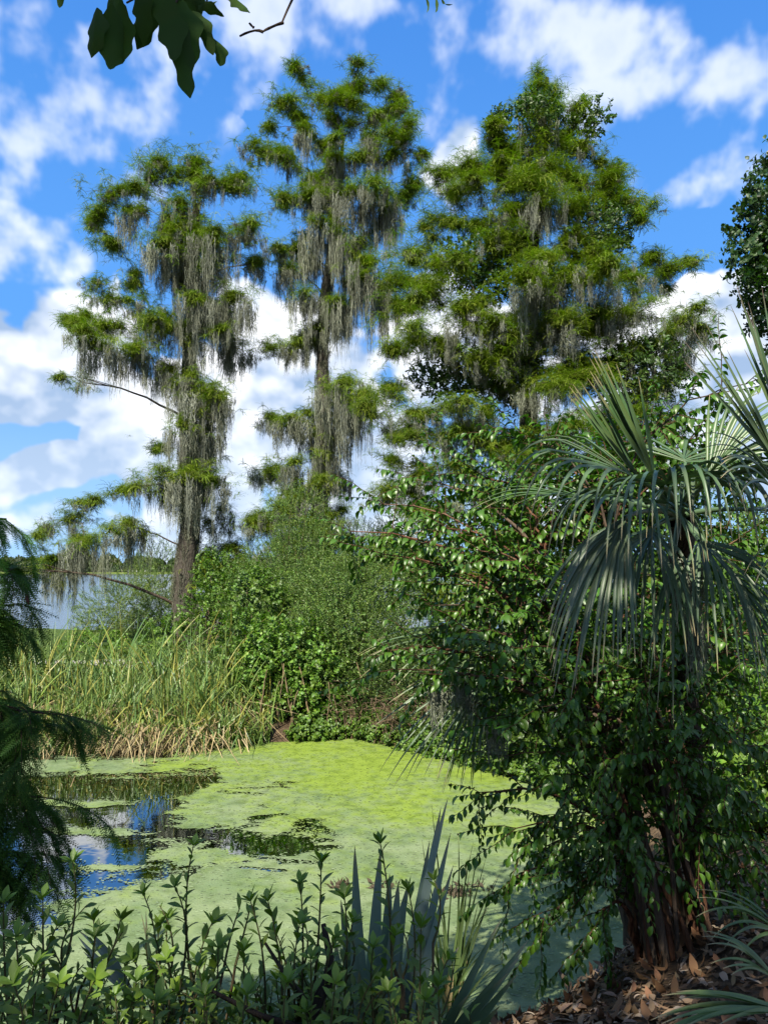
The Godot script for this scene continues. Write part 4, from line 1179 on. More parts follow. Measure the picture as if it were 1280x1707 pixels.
# the oak whose canopy shades the near bank, and the leafy tree at the side of the view
func shade_trees() -> void:
	var foot := Vector3(-3.4, 1.4, 8.0)
	foot.y = ground_height(foot.x, foot.z) - 0.05
	var t := thing("oak_tree", "large oak overhanging the bank, dark lobed leaves dangling from its low branch", "tree", foot)
	var g := Geo.new()
	var fork := foot + Vector3(0.3, 4.4, -0.6)
	g.tube(jitter(curve(foot + Vector3(0, -0.1, 0), foot + Vector3(-0.2, 2.4, 0), fork, 9), 0.03), 0.46, 0.30, 14, Color(0.10, 0.085, 0.07), 0.05)
	part(t, "trunk", g.mesh(), mat.bark)
	for k in 15:
		var a := TAU * k / 15.0
		var r := rf(0.5, 1.0) if k % 2 == 0 else rf(0.75, 1.0)
		var c := Vector3(-0.9 + cos(a) * 3.7 * r, 8.4 + rf(-0.8, 1.8), 5.0 + sin(a) * 4.2 * r)
		if k == 0:
			c = Vector3(-0.8, 9.6, 4.6)
		if k > 8:
			c = Vector3(-0.7 + (k - 9) % 3 * 1.15, 8.0 + (k % 2) * 0.8, 0.9 + (k - 9) / 3 * 1.3)
		if k == 8:
			c = Vector3(-1.9, 7.8, 2.1)
		else:
			c.z = maxf(c.z, 5.0)
		var lg := Geo.new()
		lg.tube(jitter(curve(fork, fork.lerp(c, 0.45) + Vector3(0, 1.2, 0), c, 9), 0.08), 0.15, 0.03, 8, Color(0.10, 0.085, 0.07), 0.05)
		var limb := part(t, "limb", lg.mesh(), mat.bark)
		var xf := []
		var tint := PackedColorArray()
		for q in (300 if k > 7 else OAK_TWIGS):
			var d := rdir()
			var p := c + Vector3(d.x * 1.9, d.y * 0.9, d.z * 1.7) * pow(rng.randf(), 0.4)
			var s := rf(0.9, 1.5)
			xf.append(Transform3D(frame((d + Vector3(0, 0.3, 0) + rdir() * 0.5).normalized(), rdir()).scaled_local(Vector3(s, s, s)), p))
			tint.append(tone(0.9, 1.5, 0.1))
		many(limb, "foliage", shape.star[k % 4], mat.leaf, xf, tint)
	# the low branch at the top of the view with its single leaves
	var lg := Geo.new()
	var tip := Vector3(-0.41, 4.22, -1.55)
	lg.tube(jitter(curve(fork, Vector3(-1.6, 6.9, 1.2), Vector3(-0.51, 4.48, -1.60), 12), 0.03), 0.07, 0.012, 7, Color(0.09, 0.075, 0.06))
	lg.tube(jitter(curve(Vector3(-0.51, 4.48, -1.60), Vector3(-0.46, 4.33, -1.58), tip, 6), 0.006), 0.012, 0.005, 6, Color(0.07, 0.055, 0.04))
	for e in [[Vector3(-0.41, 4.22, -1.55), Vector3(-0.52, 4.14, -1.50)], [Vector3(-0.41, 4.22, -1.55), Vector3(-0.43, 4.15, -1.52)], [Vector3(-0.41, 4.22, -1.55), Vector3(-0.38, 4.22, -1.60)], [Vector3(-0.51, 4.48, -1.60), Vector3(-0.71, 4.25, -1.60)], [Vector3(-0.51, 4.48, -1.60), Vector3(-0.32, 4.29, -1.65)]]:
		lg.tube(jitter(curve(e[0], (e[0] as Vector3).lerp(e[1], 0.5) + Vector3(0, 0.012, 0), e[1], 5), 0.003), 0.004, 0.002, 5, Color(0.07, 0.055, 0.04))
	# the bare twig beside them
	for e in [[Vector3(-0.11, 4.53, -1.70), Vector3(-0.20, 4.24, -1.62), Vector3(-0.22, 4.17, -1.60)], [Vector3(-0.22, 4.17, -1.60), Vector3(-0.25, 4.16, -1.60), Vector3(-0.26, 4.15, -1.60)], [Vector3(-0.26, 4.15, -1.60), Vector3(-0.28, 4.16, -1.60), Vector3(-0.31, 4.14, -1.60)], [Vector3(-0.28, 4.16, -1.60), Vector3(-0.28, 4.16, -1.60), Vector3(-0.29, 4.17, -1.60)], [Vector3(-0.22, 4.17, -1.60), Vector3(-0.21, 4.17, -1.60), Vector3(-0.22, 4.17, -1.60)]]:
		lg.tube(curve(e[0], e[1], e[2], 6), 0.0035, 0.0018, 5, Color(0.06, 0.045, 0.035), 0.2)
	var branch := part(t, "branch", lg.mesh(), mat.bark)
	for e in [[Vector3(-0.58, 4.13, -1.50), Vector3(-0.58, 4.01, -1.48), 0.022], [Vector3(-0.55, 4.14, -1.50), Vector3(-0.54, 3.98, -1.47), 0.026], [Vector3(-0.54, 4.16, -1.52), Vector3(-0.52, 4.02, -1.50), 0.020], [Vector3(-0.50, 4.16, -1.50), Vector3(-0.49, 4.06, -1.52), 0.024], [Vector3(-0.49, 4.18, -1.55), Vector3(-0.52, 4.09, -1.57), 0.022], [Vector3(-0.46, 4.16, -1.50), Vector3(-0.41, 3.99, -1.46), 0.030], [Vector3(-0.44, 4.18, -1.53), Vector3(-0.39, 4.00, -1.50), 0.034], [Vector3(-0.40, 4.10, -1.50), Vector3(-0.38, 3.92, -1.47), 0.021], [Vector3(-0.40, 4.16, -1.55), Vector3(-0.35, 4.05, -1.53), 0.018], [Vector3(-0.36, 4.11, -1.56), Vector3(-0.34, 4.04, -1.55), 0.017], [Vector3(-0.40, 4.21, -1.60), Vector3(-0.34, 4.17, -1.58), 0.012], [Vector3(-0.34, 4.24, -1.60), Vector3(-0.29, 4.18, -1.58), 0.018], [Vector3(-0.44, 4.24, -1.60), Vector3(-0.36, 4.22, -1.60), 0.016], [Vector3(-0.71, 4.26, -1.60), Vector3(-0.69, 4.19, -1.58), 0.014], [Vector3(-0.52, 4.22, -1.60), Vector3(-0.56, 4.17, -1.62), 0.018], [Vector3(-0.56, 4.20, -1.56), Vector3(-0.59, 4.10, -1.54), 0.02], [Vector3(0.14, 5.01, -2.60), Vector3(0.15, 4.94, -2.60), 0.004], [Vector3(0.18, 5.01, -2.60), Vector3(0.18, 4.94, -2.60), 0.005], [Vector3(0.20, 5.00, -2.60), Vector3(0.24, 4.97, -2.60), 0.004], [Vector3(-0.48, 4.28, -1.60), Vector3(-0.51, 4.17, -1.58), 0.026], [Vector3(-0.57, 4.30, -1.60), Vector3(-0.59, 4.18, -1.58), 0.026], [Vector3(-0.40, 4.29, -1.60), Vector3(-0.44, 4.18, -1.60), 0.026]]:
		var from: Vector3 = e[0]
		var to: Vector3 = e[1]
		var lf := Geo.new()
		var pts := []
		var ws := []
		var bend := rdir() * 0.012
		for s in 15:
			var q := s / 14.0
			pts.append(from.lerp(to, q) + bend * sin(PI * q))
			var lobe := 0.86 + 0.17 * sin(q * 15.0 + e[2] * 400.0)
			ws.append(maxf(e[2] * 1.15 * pow(sin(PI * pow(q, 0.85) * 0.985 + 0.03), 0.7) * lobe, 0.0006))
		lf.blade(pts, ws, (Vector3(1, 0, 0) + rdir() * 0.55).normalized(), rf(0.15, 0.5), Color(0.030, 0.062, 0.012) * rf(0.8, 1.3), Color(0.036, 0.072, 0.013) * rf(0.8, 1.3))
		part(branch, "leaf", lf.mesh(), mat.dull)
	# star-leaved tree at the side
	var f2 := Vector3(8.2, 0, -12.5)
	f2.y = ground_height(f2.x, f2.z) - 0.05
	var t2 := thing("sweetgum_tree", "dark star-leaved tree reaching in beside the fan palm spears", "tree", f2)
	g = Geo.new()
	g.tube(jitter(curve(f2, f2 + Vector3(0.2, 6, 0), f2 + Vector3(-0.1, 12.5, 0), 12), 0.04), 0.26, 0.05, 10, Color(0.11, 0.09, 0.07), 0.05)
	part(t2, "trunk", g.mesh(), mat.bark)
	for e in [[Vector3(6.19, 8.86, -12.00), 0.55], [Vector3(6.13, 8.36, -12.20), 0.50], [Vector3(5.82, 7.80, -11.80), 0.42], [Vector3(6.10, 7.50, -12.00), 0.5], [Vector3(6.38, 7.15, -12.40), 0.42], [Vector3(7.02, 9.47, -12.60), 0.8], [Vector3(6.73, 7.98, -12.00), 0.8], [Vector3(6.80, 6.88, -12.20), 0.7], [Vector3(7.23, 8.38, -11.40), 1.1], [Vector3(8.39, 10.24, -12.50), 1.1], [Vector3(8.42, 7.84, -13.20), 1.1], [Vector3(9.10, 8.39, -12.50), 1.2], [Vector3(7.68, 10.63, -12.80), 0.7], [Vector3(8.34, 6.35, -12.40), 1.0]]:
		var c: Vector3 = e[0]
		var r: float = e[1]
		g = Geo.new()
		var from := Vector3(f2.x, c.y - 0.7, f2.z)
		g.tube(jitter(curve(from, from.lerp(c, 0.5) + Vector3(0, 0.2, 0), c, 7), 0.05), 0.05, 0.012, 6, Color(0.11, 0.09, 0.07))
		var limb := part(t2, "limb", g.mesh(), mat.bark)
		var xf := []
		var tint := PackedColorArray()
		for q in int(30 + 330 * r * r):
			var d := rdir()
			var p := c + d * r * pow(rng.randf(), 0.4)
			var s := rf(0.55, 0.85)
			xf.append(Transform3D(frame((d + rdir() * 0.7).normalized(), rdir()).scaled_local(Vector3(s, s, s)), p))
			tint.append(tone(0.8, 1.5, 0.1))
		many(limb, "foliage", shape.star[rng.randi_range(0, 3)], mat.leaf, xf, tint)


const OAK_TWIGS := 170


# leaves given as [transform, tint, how well it shows]; the 300 that show largest become parts, the rest one part
func hang_leaves(parent: Node3D, rest_called: String, leaves: Array, meshes: Array, m: Material, most := 300) -> void:
	leaves.sort_custom(func(a, b): return a[2] > b[2])
	for k in mini(most, leaves.size()):
		var o := MeshInstance3D.new()
		o.name = "leaf"
		o.mesh = meshes[k % meshes.size()]
		o.material_override = m
		parent.add_child(o, true)
		o.transform = leaves[k][0]
		o.position -= parent.position
	var xf := []
	var tint := PackedColorArray()
	for k in range(mini(most, leaves.size()), leaves.size()):
		xf.append(leaves[k][0])
		tint.append(leaves[k][1])
	many(parent, rest_called, meshes[0], m, xf, tint)


# twig with leaves in two loose rows
func leafy_twig(g: Geo, leaves: Array, from: Vector3, to: Vector3, sag: float, step: float, size: float, light: float) -> void:
	var pts := jitter(curve(from, from.lerp(to, 0.5) + Vector3(0, sag, 0), to, 6), 0.008)
	g.tube(pts, 0.0032, 0.0013, 4, Color(0.085, 0.05, 0.03))
	var long := from.distance_to(to)
	var n := int(long / step)
	for k in n:
		var t := clampf((k + rf(0.4, 0.9)) / n, 0.0, 0.999)
		var f := t * 5.0
		var p: Vector3 = (pts[int(f)] as Vector3).lerp(pts[int(f) + 1], f - int(f))
		var dir: Vector3 = (pts[int(f) + 1] - pts[int(f)]).normalized()
		var side := dir.cross(Vector3.UP).normalized() * (1.0 if k % 2 == 0 else -1.0)
		var d := (dir * 0.6 + side * 0.8 + Vector3(0, rf(-0.75, 0.0), 0) + rdir() * 0.3).normalized()
		var b := frame(d, (Vector3.UP + rdir() * 0.5).normalized())
		var s := size * rf(0.5, 1.25)
		var show := s / maxf(p.distance_to(Vector3(0, 3, 0)), 0.5) * rf(0.8, 1.2)
		if p.x > 2.6:
			show *= 0.4
		leaves.append([Transform3D(b.scaled_local(Vector3(s, s, s)), p), tone(0.75 * light, 1.2 * light, 0.12), show])


func tall_bush() -> void:
	var foot := Vector3(1.56, 0.96, -4.30)
	foot.y = ground_height(foot.x, foot.z) - 0.04
	var t := thing("tall_bush", "tall arching bush with many reddish stems and glossy green leaves on the leaf-strewn bank", "bush", foot)
	var leaves := []
	var ends := [
		Vector3(-0.20, 3.22, -4.70), Vector3(0.00, 3.40, -4.90), Vector3(0.19, 3.57, -5.00), Vector3(0.49, 3.59, -4.90), Vector3(0.75, 3.84, -4.80), Vector3(0.93, 3.74, -4.60), Vector3(0.00, 3.08, -4.60), Vector3(0.21, 2.95, -4.50), Vector3(0.27, 2.79, -4.40), Vector3(0.03, 2.53, -4.50), Vector3(0.07, 2.45, -4.30), Vector3(0.39, 2.40, -4.30), Vector3(0.35, 3.23, -4.50), Vector3(0.52, 3.09, -4.20), Vector3(0.45, 2.67, -4.20),
		Vector3(0.55, 1.71, -4.60), Vector3(0.66, 1.96, -4.40), Vector3(0.52, 2.18, -4.30), Vector3(0.74, 1.54, -4.50), Vector3(0.72, 1.21, -4.60), Vector3(0.89, 1.05, -4.50), Vector3(1.05, 1.26, -4.40), Vector3(0.89, 1.89, -4.20), Vector3(0.81, 2.28, -4.10), Vector3(1.09, 1.09, -4.20), Vector3(1.11, 1.67, -4.10), Vector3(0.70, 2.59, -4.00), Vector3(0.95, 2.40, -3.90), Vector3(1.09, 2.05, -3.90),
		Vector3(1.30, 2.40, -3.90), Vector3(1.44, 1.97, -3.90), Vector3(1.59, 2.25, -3.90), Vector3(1.77, 1.88, -4.00), Vector3(1.93, 1.55, -4.10), Vector3(1.31, 2.68, -4.10), Vector3(1.63, 2.67, -4.20), Vector3(1.90, 2.52, -4.10), Vector3(1.96, 2.09, -4.00), Vector3(1.86, 1.29, -4.30), Vector3(1.55, 2.96, -4.40), Vector3(1.89, 3.06, -4.40), Vector3(1.05, 2.89, -4.30), Vector3(1.01, 3.27, -4.50),
		Vector3(1.41, 3.71, -4.90), Vector3(1.79, 3.84, -4.80), Vector3(2.01, 3.75, -4.70), Vector3(1.85, 3.53, -4.70), Vector3(1.83, 3.93, -3.90), Vector3(2.03, 3.54, -4.20), Vector3(2.15, 3.15, -4.30), Vector3(1.30, 3.24, -4.70), Vector3(1.26, 1.59, -4.00), Vector3(2.26, 2.61, -4.50), Vector3(1.63, 1.61, -4.10), Vector3(0.74, 3.43, -4.80), Vector3(0.18, 3.21, -4.80), Vector3(0.81, 2.95, -4.60), Vector3(0.59, 2.84, -4.80), Vector3(0.75, 2.28, -4.70), Vector3(1.12, 1.98, -4.80), Vector3(1.45, 1.68, -4.70), Vector3(1.85, 1.90, -4.80), Vector3(2.18, 2.15, -4.80), Vector3(1.67, 2.14, -4.90), Vector3(1.33, 2.46, -5.00), Vector3(2.09, 2.49, -5.00), Vector3(0.95, 1.27, -4.90),
		Vector3(0.95, 3.58, -5.10), Vector3(1.17, 3.67, -5.20), Vector3(1.31, 3.49, -5.00), Vector3(1.61, 3.59, -5.20), Vector3(1.77, 3.75, -5.20), Vector3(2.02, 3.74, -5.10), Vector3(2.24, 3.57, -5.00), Vector3(0.88, 3.27, -5.20), Vector3(1.12, 3.07, -5.20), Vector3(1.44, 3.03, -5.20), Vector3(1.72, 3.19, -5.20), Vector3(2.00, 3.27, -5.20), Vector3(2.24, 3.26, -5.10), Vector3(2.38, 2.99, -5.00), Vector3(0.63, 3.34, -5.10), Vector3(0.46, 3.03, -5.00), Vector3(0.82, 2.71, -5.10), Vector3(1.19, 2.63, -5.20), Vector3(1.59, 2.75, -5.20), Vector3(1.95, 2.87, -5.20), Vector3(2.34, 2.75, -5.10), Vector3(2.44, 2.46, -5.00), Vector3(0.37, 2.66, -4.80), Vector3(2.19, 1.64, -4.60), Vector3(1.91, 1.72, -4.70)]
	var forks := []
	for k in ends.size():
		var end: Vector3 = ends[k]
		var root := foot + Vector3(rf(-0.20, 0.24), 0, rf(-0.16, 0.20))
		root.y = ground_height(root.x, root.z) - 0.03
		var rise := clampf(end.y - root.y, 0.35, 3.0)
		if k >= 26:
			# later branches fork from the nearest earlier stem
			var near := 1e9
			for q in forks:
				var gap: float = (q as Vector3).distance_to(end)
				if gap < near and (q as Vector3).y < end.y + 0.5:
					near = gap
					root = q
			rise = clampf(end.y - root.y, 0.05, 3.0)
		var knee := Vector3(lerpf(root.x, end.x, 0.22), root.y + rise * 0.85 + (0.35 if k < 26 else 0.12), lerpf(root.z, end.z, 0.3))
		var pts := jitter(curve(root, knee, end, 12), 0.016)
		if k < 26:
			forks.append_array([pts[3], pts[4], pts[6]])
		var g := Geo.new()
		g.tube(pts, rf(0.012, 0.026) if k < 26 else rf(0.006, 0.011), 0.003, 6, [Color(0.13, 0.065, 0.04), Color(0.16, 0.10, 0.065), Color(0.10, 0.075, 0.055)][k % 3] * rf(0.8, 1.2), 0.04)
		var first := 1 if k >= 26 else (3 if end.y > 2.2 else 5)
		for q in range(first, 12):
			var from: Vector3 = pts[q]
			var along: Vector3 = (pts[q] - pts[q - 1]).normalized()
			for w in (2 if q > 5 else 1):
				var out := (along * rf(0.3, 1.0) + rdir() * 0.9 + Vector3((end.x - foot.x) * 0.10, rf(-0.25, 0.3), 0)).normalized()
				if from.y < 1.9 and from.x < 1.2:
					out = (out + Vector3(-0.1, -0.45, 0.05)).normalized()
				leafy_twig(g, leaves, from, from + out * rf(0.22, 0.48), rf(0.0, 0.05), 0.0205, rf(0.85, 1.15), 1.0)
		# the leading shoot
		leafy_twig(g, leaves, pts[9], pts[11] + (pts[11] - pts[10]).normalized() * 0.15 + Vector3(0, -0.02, 0), 0.0, 0.022, 1.1, 1.15)
		part(t, "branch", g.mesh(), mat.bark)
	hang_leaves(t, "foliage", leaves, shape.bush_leaf, mat.gloss)
	# moss caught in the branches
	var xf := []
	var tint := PackedColorArray()
	for e in [Vector3(0.43, 2.40, -4.30), Vector3(0.32, 2.36, -4.40), Vector3(0.63, 2.18, -4.40), Vector3(1.31, 3.04, -3.30), Vector3(1.31, 2.84, -3.30)]:
		for q in 5:
			xf.append(Transform3D(Basis(Vector3.UP, rf(0, TAU)).scaled_local(Vector3(0.3, rf(0.15, 0.36), 0.3)), e + rdir() * 0.04))
			tint.append(Color(1, 1, 0.95) * rf(0.7, 1.1))
	many(t, "moss", shape.beard[2], mat.moss, xf, tint)


# one fan-palm leaf: stalk from the crown and pleated leaflets spread about its axis
func fan_leaf(t: Node3D, from: Vector3, hub: Vector3, axis: Vector3, face: Vector3, length: float, count: int, spread: float, droop: float, wide: float, col: Color, rib := 0.14, sag_at := 0.35, dry := Color(0.30, 0.24, 0.13)) -> void:
	var g := Geo.new()
	g.tube(curve(from, from.lerp(hub, 0.5) + Vector3(0, 0.10 * from.distance_to(hub), 0), hub, 8), 0.014, 0.008, 6, col)
	axis = axis.normalized()
	var side := axis.cross(face).normalized()
	face = side.cross(axis).normalized()
	var stalk := part(t, "frond", g.mesh(), mat.blade)
	for k in count:
		var f := (k + 0.5) / count * 2.0 - 1.0
		var a := deg_to_rad(spread) * f + rf(-0.02, 0.02)
		var dir := (axis * cos(a) + side * sin(a) + face * (0.10 * absf(f) + rf(-0.09, 0.09)) + rdir() * 0.05).normalized()
		var long := length * (1.0 - 0.30 * f * f) * rf(0.88, 1.08)
		var p := hub + axis * rib * length * (1.0 - absf(f)) * 0.8
		var pts := []
		var ws := []
		var soft := droop * rf(0.7, 1.35)
		for s in 12:
			var q := s / 11.0
			pts.append(p)
			var w: float = wide * 0.78 * (0.35 + 1.45 * q if q < 0.38 else 0.90 * pow(1.0 - (q - 0.38) / 0.62, 0.8) + 0.02)
			ws.append(maxf(w, 0.0006))
			p += dir * long / 11.0
			if q > sag_at:
				dir = (dir + Vector3(0, -soft * 0.42, 0)).normalized()
			else:
				dir = (dir + Vector3(0, -soft * 0.05, 0)).normalized()
		var lg := Geo.new()
		var sh := rf(0.8, 1.2)
		var hue := Color(col.r * sh * rf(0.9, 1.15), col.g * sh, col.b * sh * rf(0.85, 1.1))
		lg.blade(pts, ws, (side * cos(a) - axis * sin(a)).normalized(), 0.95 if k % 2 == 0 else 0.6, hue, hue, dry)
		part(stalk, "leaflet", lg.mesh(), mat.blade)


func palms() -> void:
	var green := Color(0.072, 0.122, 0.058)
	var grey := Color(0.092, 0.138, 0.080)
	var young := Color(0.058, 0.108, 0.036)
	# the large fan palm
	var foot := Vector3(1.85, 0.91, -4.75)
	foot.y = ground_height(foot.x, foot.z) - 0.04
	var heart := Vector3(1.27, 3.22, -3.35)
	var t := thing("fan_palm", "large fan palm with drooping grey-green leaves and stiff upright spears, rising out of the bush", "palm", foot)
	var g := Geo.new()
	g.tube(jitter(curve(foot, foot + Vector3(0.0, 1.9, -0.1), heart, 14), 0.012), 0.06, 0.05, 10, Color(0.05, 0.042, 0.033), 0.16)
	part(t, "trunk", g.mesh(), mat.bark)
	fan_leaf(t, heart, Vector3(1.08, 3.35, -3.10), Vector3(-0.46, 0.88, 0.05), Vector3(0.3, 0.2, 1), 0.52, 14, 12, 0.0, 0.016, young, 0.1)
	fan_leaf(t, heart, Vector3(1.03, 3.36, -3.15), Vector3(-0.58, 0.80, 0.0), Vector3(0.3, 0.2, 1), 0.46, 9, 9, 0.0, 0.016, young, 0.1)
	fan_leaf(t, heart, Vector3(0.99, 3.35, -3.05), Vector3(-0.85, 0.34, 0.25), Vector3(0.2, 0.8, 0.5), 0.62, 15, 62, 0.9, 0.013, green, 0.2)
	fan_leaf(t, heart, Vector3(0.91, 3.19, -2.95), Vector3(-0.42, -0.62, 0.30), Vector3(-0.3, 0.35, 0.9), 0.66, 26, 32, 0.34, 0.012, grey, 0.1, 0.1)
	fan_leaf(t, heart, Vector3(1.02, 3.30, -2.85), Vector3(-0.05, 0.16, 0.9), Vector3(0, 0.95, 0.1), 0.50, 18, 85, 0.95, 0.013, green, 0.2)
	fan_leaf(t, heart, Vector3(1.24, 3.33, -2.95), Vector3(0.72, 0.20, 0.55), Vector3(-0.2, 0.95, 0.1), 0.60, 22, 85, 0.9, 0.013, grey, 0.2)
	fan_leaf(t, heart, Vector3(1.47, 3.23, -3.10), Vector3(0.9, -0.05, 0.30), Vector3(0.1, 0.95, 0.3), 0.60, 18, 75, 0.8, 0.013, green, 0.2)
	fan_leaf(t, heart, Vector3(1.38, 3.48, -3.55), Vector3(0.25, 0.42, -0.9), Vector3(0, 0.8, 0.5), 0.55, 16, 80, 0.5, 0.014, green, 0.2)
	fan_leaf(t, heart, Vector3(1.43, 2.99, -3.25), Vector3(0.42, -0.70, 0.30), Vector3(0.3, 0.4, 0.9), 0.62, 16, 36, 0.40, 0.011, green, 0.1, 0.1)
	fan_leaf(t, heart, Vector3(1.22, 3.04, -3.30), Vector3(-0.10, -0.85, 0.20), Vector3(0, 0.3, 1), 0.60, 8, 26, 0.3, 0.010, green, 0.1, 0.1)
	fan_leaf(t, heart, Vector3(1.01, 3.25, -3.00), Vector3(-0.55, 0.05, 0.6), Vector3(0.1, 0.95, 0.2), 0.56, 20, 75, 0.85, 0.013, green, 0.2)
	fan_leaf(t, heart, Vector3(1.20, 3.30, -3.05), Vector3(0.35, 0.30, 0.75), Vector3(0, 0.95, 0.1), 0.54, 20, 85, 0.9, 0.013, green, 0.2)
	fan_leaf(t, heart, Vector3(1.37, 3.40, -3.30), Vector3(0.62, 0.62, 0.0), Vector3(-0.3, 0.5, 0.8), 0.56, 16, 40, 0.35, 0.013, young, 0.2)
	fan_leaf(t, heart, Vector3(1.10, 3.16, -3.20), Vector3(-0.25, -0.5, 0.5), Vector3(0, 0.6, 0.7), 0.55, 18, 50, 0.5, 0.012, green, 0.1, 0.1)
	fan_leaf(t, heart, Vector3(1.29, 3.11, -3.20), Vector3(0.25, -0.45, 0.55), Vector3(0, 0.6, 0.7), 0.58, 18, 55, 0.5, 0.012, green, 0.1, 0.1)
	fan_leaf(t, heart, Vector3(0.96, 3.32, -3.60), Vector3(-0.95, 0.12, -0.1), Vector3(0, 1, 0.3), 0.50, 12, 50, 0.25, 0.013, young, 0.2)
	# second palm at the side: stiff, half-closed leaves with reddish edges
	foot = Vector3(1.96, 1.36, -3.40)
	foot.y = ground_height(foot.x, foot.z) - 0.04
	heart = Vector3(1.69, 3.01, -2.90)
	t = thing("fan_palm", "stiff fan palm with half-closed upright leaves and reddish tips beside the climbing shoot", "palm", foot)
	g = Geo.new()
	g.tube(jitter(curve(foot, foot + Vector3(0, 0.8, 0), heart, 12), 0.012), 0.08, 0.06, 10, Color(0.07, 0.058, 0.045), 0.16)
	part(t, "trunk", g.mesh(), mat.bark)
	var red := Color(0.13, 0.085, 0.075)
	fan_leaf(t, heart, Vector3(1.39, 3.33, -2.70), Vector3(-0.55, 0.83, 0.0), Vector3(0.3, 0.2, 1), 0.55, 11, 11, 0.02, 0.012, green, 0.1, 0.35, red)
	fan_leaf(t, heart, Vector3(1.40, 3.43, -2.70), Vector3(-0.24, 0.97, 0.0), Vector3(0.3, 0.1, 1), 0.52, 12, 12, 0.03, 0.013, green, 0.1, 0.35, red)
	fan_leaf(t, heart, Vector3(1.43, 3.14, -2.70), Vector3(-0.5, 0.5, 0.4), Vector3(0.3, 0.6, 0.6), 0.5, 16, 55, 0.55, 0.012, grey, 0.2)
	fan_leaf(t, heart, Vector3(1.54, 3.10, -2.70), Vector3(-0.3, -0.2, 0.7), Vector3(0, 0.9, 0.4), 0.5, 14, 60, 0.6, 0.012, green, 0.2)
	# third palm, low, reaching out over the water behind the bush
	foot = Vector3(1.68, 0.88, -5.35)
	foot.y = ground_height(foot.x, foot.z) - 0.04
	heart = foot + Vector3(-0.15, 0.75, 0.0)
	t = thing("fan_palm", "low fan palm spreading long arching leaflets over the duckweed from behind the bush", "palm", foot)
	g = Geo.new()
	g.tube(jitter(curve(foot, foot + Vector3(0, 0.4, 0), heart, 8), 0.012), 0.10, 0.08, 10, Color(0.07, 0.058, 0.045), 0.16)
	part(t, "trunk", g.mesh(), mat.bark)
	fan_leaf(t, heart, Vector3(0.84, 2.51, -5.00), Vector3(-0.92, 0.10, 0.15), Vector3(0.1, 0.9, 0.4), 0.92, 20, 46, 0.26, 0.014, green, 0.2)
	fan_leaf(t, heart, Vector3(0.73, 2.43, -4.90), Vector3(-0.72, -0.55, 0.2), Vector3(-0.3, 0.6, 0.7), 0.90, 22, 44, 0.18, 0.014, green, 0.15)
	fan_leaf(t, heart, Vector3(0.62, 2.29, -5.10), Vector3(-0.22, -0.95, 0.1), Vector3(0, 0.2, 1), 0.68, 16, 28, 0.08, 0.012, young, 0.1)
	fan_leaf(t, heart, Vector3(1.05, 2.70, -5.30), Vector3(-0.6, 0.6, -0.3), Vector3(0.1, 0.6, 0.7), 0.7, 14, 55, 0.5, 0.013, green, 0.2)


# upright leafy shoot with leaves in a spiral and a pale rosette at its tip
func shoot(g: Geo, leaves: Array, from: Vector3, to: Vector3, size: float, bark: Color, young := true) -> void:
	var mid := from.lerp(to, 0.55) + Vector3(rf(-0.07, 0.07), 0.01, rf(-0.07, 0.07))
	var pts := curve(from, mid, to, 8)
	g.tube(pts, 0.0042, 0.0016, 5, bark)
	var long := from.distance_to(to)
	var n := maxi(int(long / 0.018), 6)
	for k in n:
		var t := (k + 0.5) / n
		var f := t * 6.999
		var p: Vector3 = (pts[int(f)] as Vector3).lerp(pts[int(f) + 1], f - int(f))
		var dir: Vector3 = (pts[int(f) + 1] - pts[int(f)]).normalized()
		var a := k * 2.39996 + rf(-0.3, 0.3)
		var b := frame(dir, Vector3(0.2, 0.1, 1))
		var open := lerpf(1.25, 0.65, t) * rf(0.8, 1.2)
		var d := (dir + (b.x * cos(a) + b.z * sin(a)) * open).normalized()
		var s := size * lerpf(1.0, 0.8, t) * rf(0.5, 1.15)
		leaves.append([Transform3D(frame(d, dir).scaled_local(Vector3(s, s, s)), p), tone(0.7, 1.3, 0.25), s / maxf(p.distance_to(Vector3(0, 3, 0)), 0.4) + t * 0.35, false])
	if young:
		for k in 6:
			var a := k * 2.4
			var dir: Vector3 = (pts[7] - pts[6]).normalized()
			var b := frame(dir, Vector3(0.2, 0.1, 1))
			var d := (dir + (b.x * cos(a) + b.z * sin(a)) * lerpf(0.55, 1.7, k / 5.0)).normalized()
			var s := size * rf(0.8, 1.15)
			leaves.append([Transform3D(frame(d, dir).scaled_local(Vector3(s, s, s)), pts[7]), tone(0.9, 1.2, 0.1), 5.0, true])


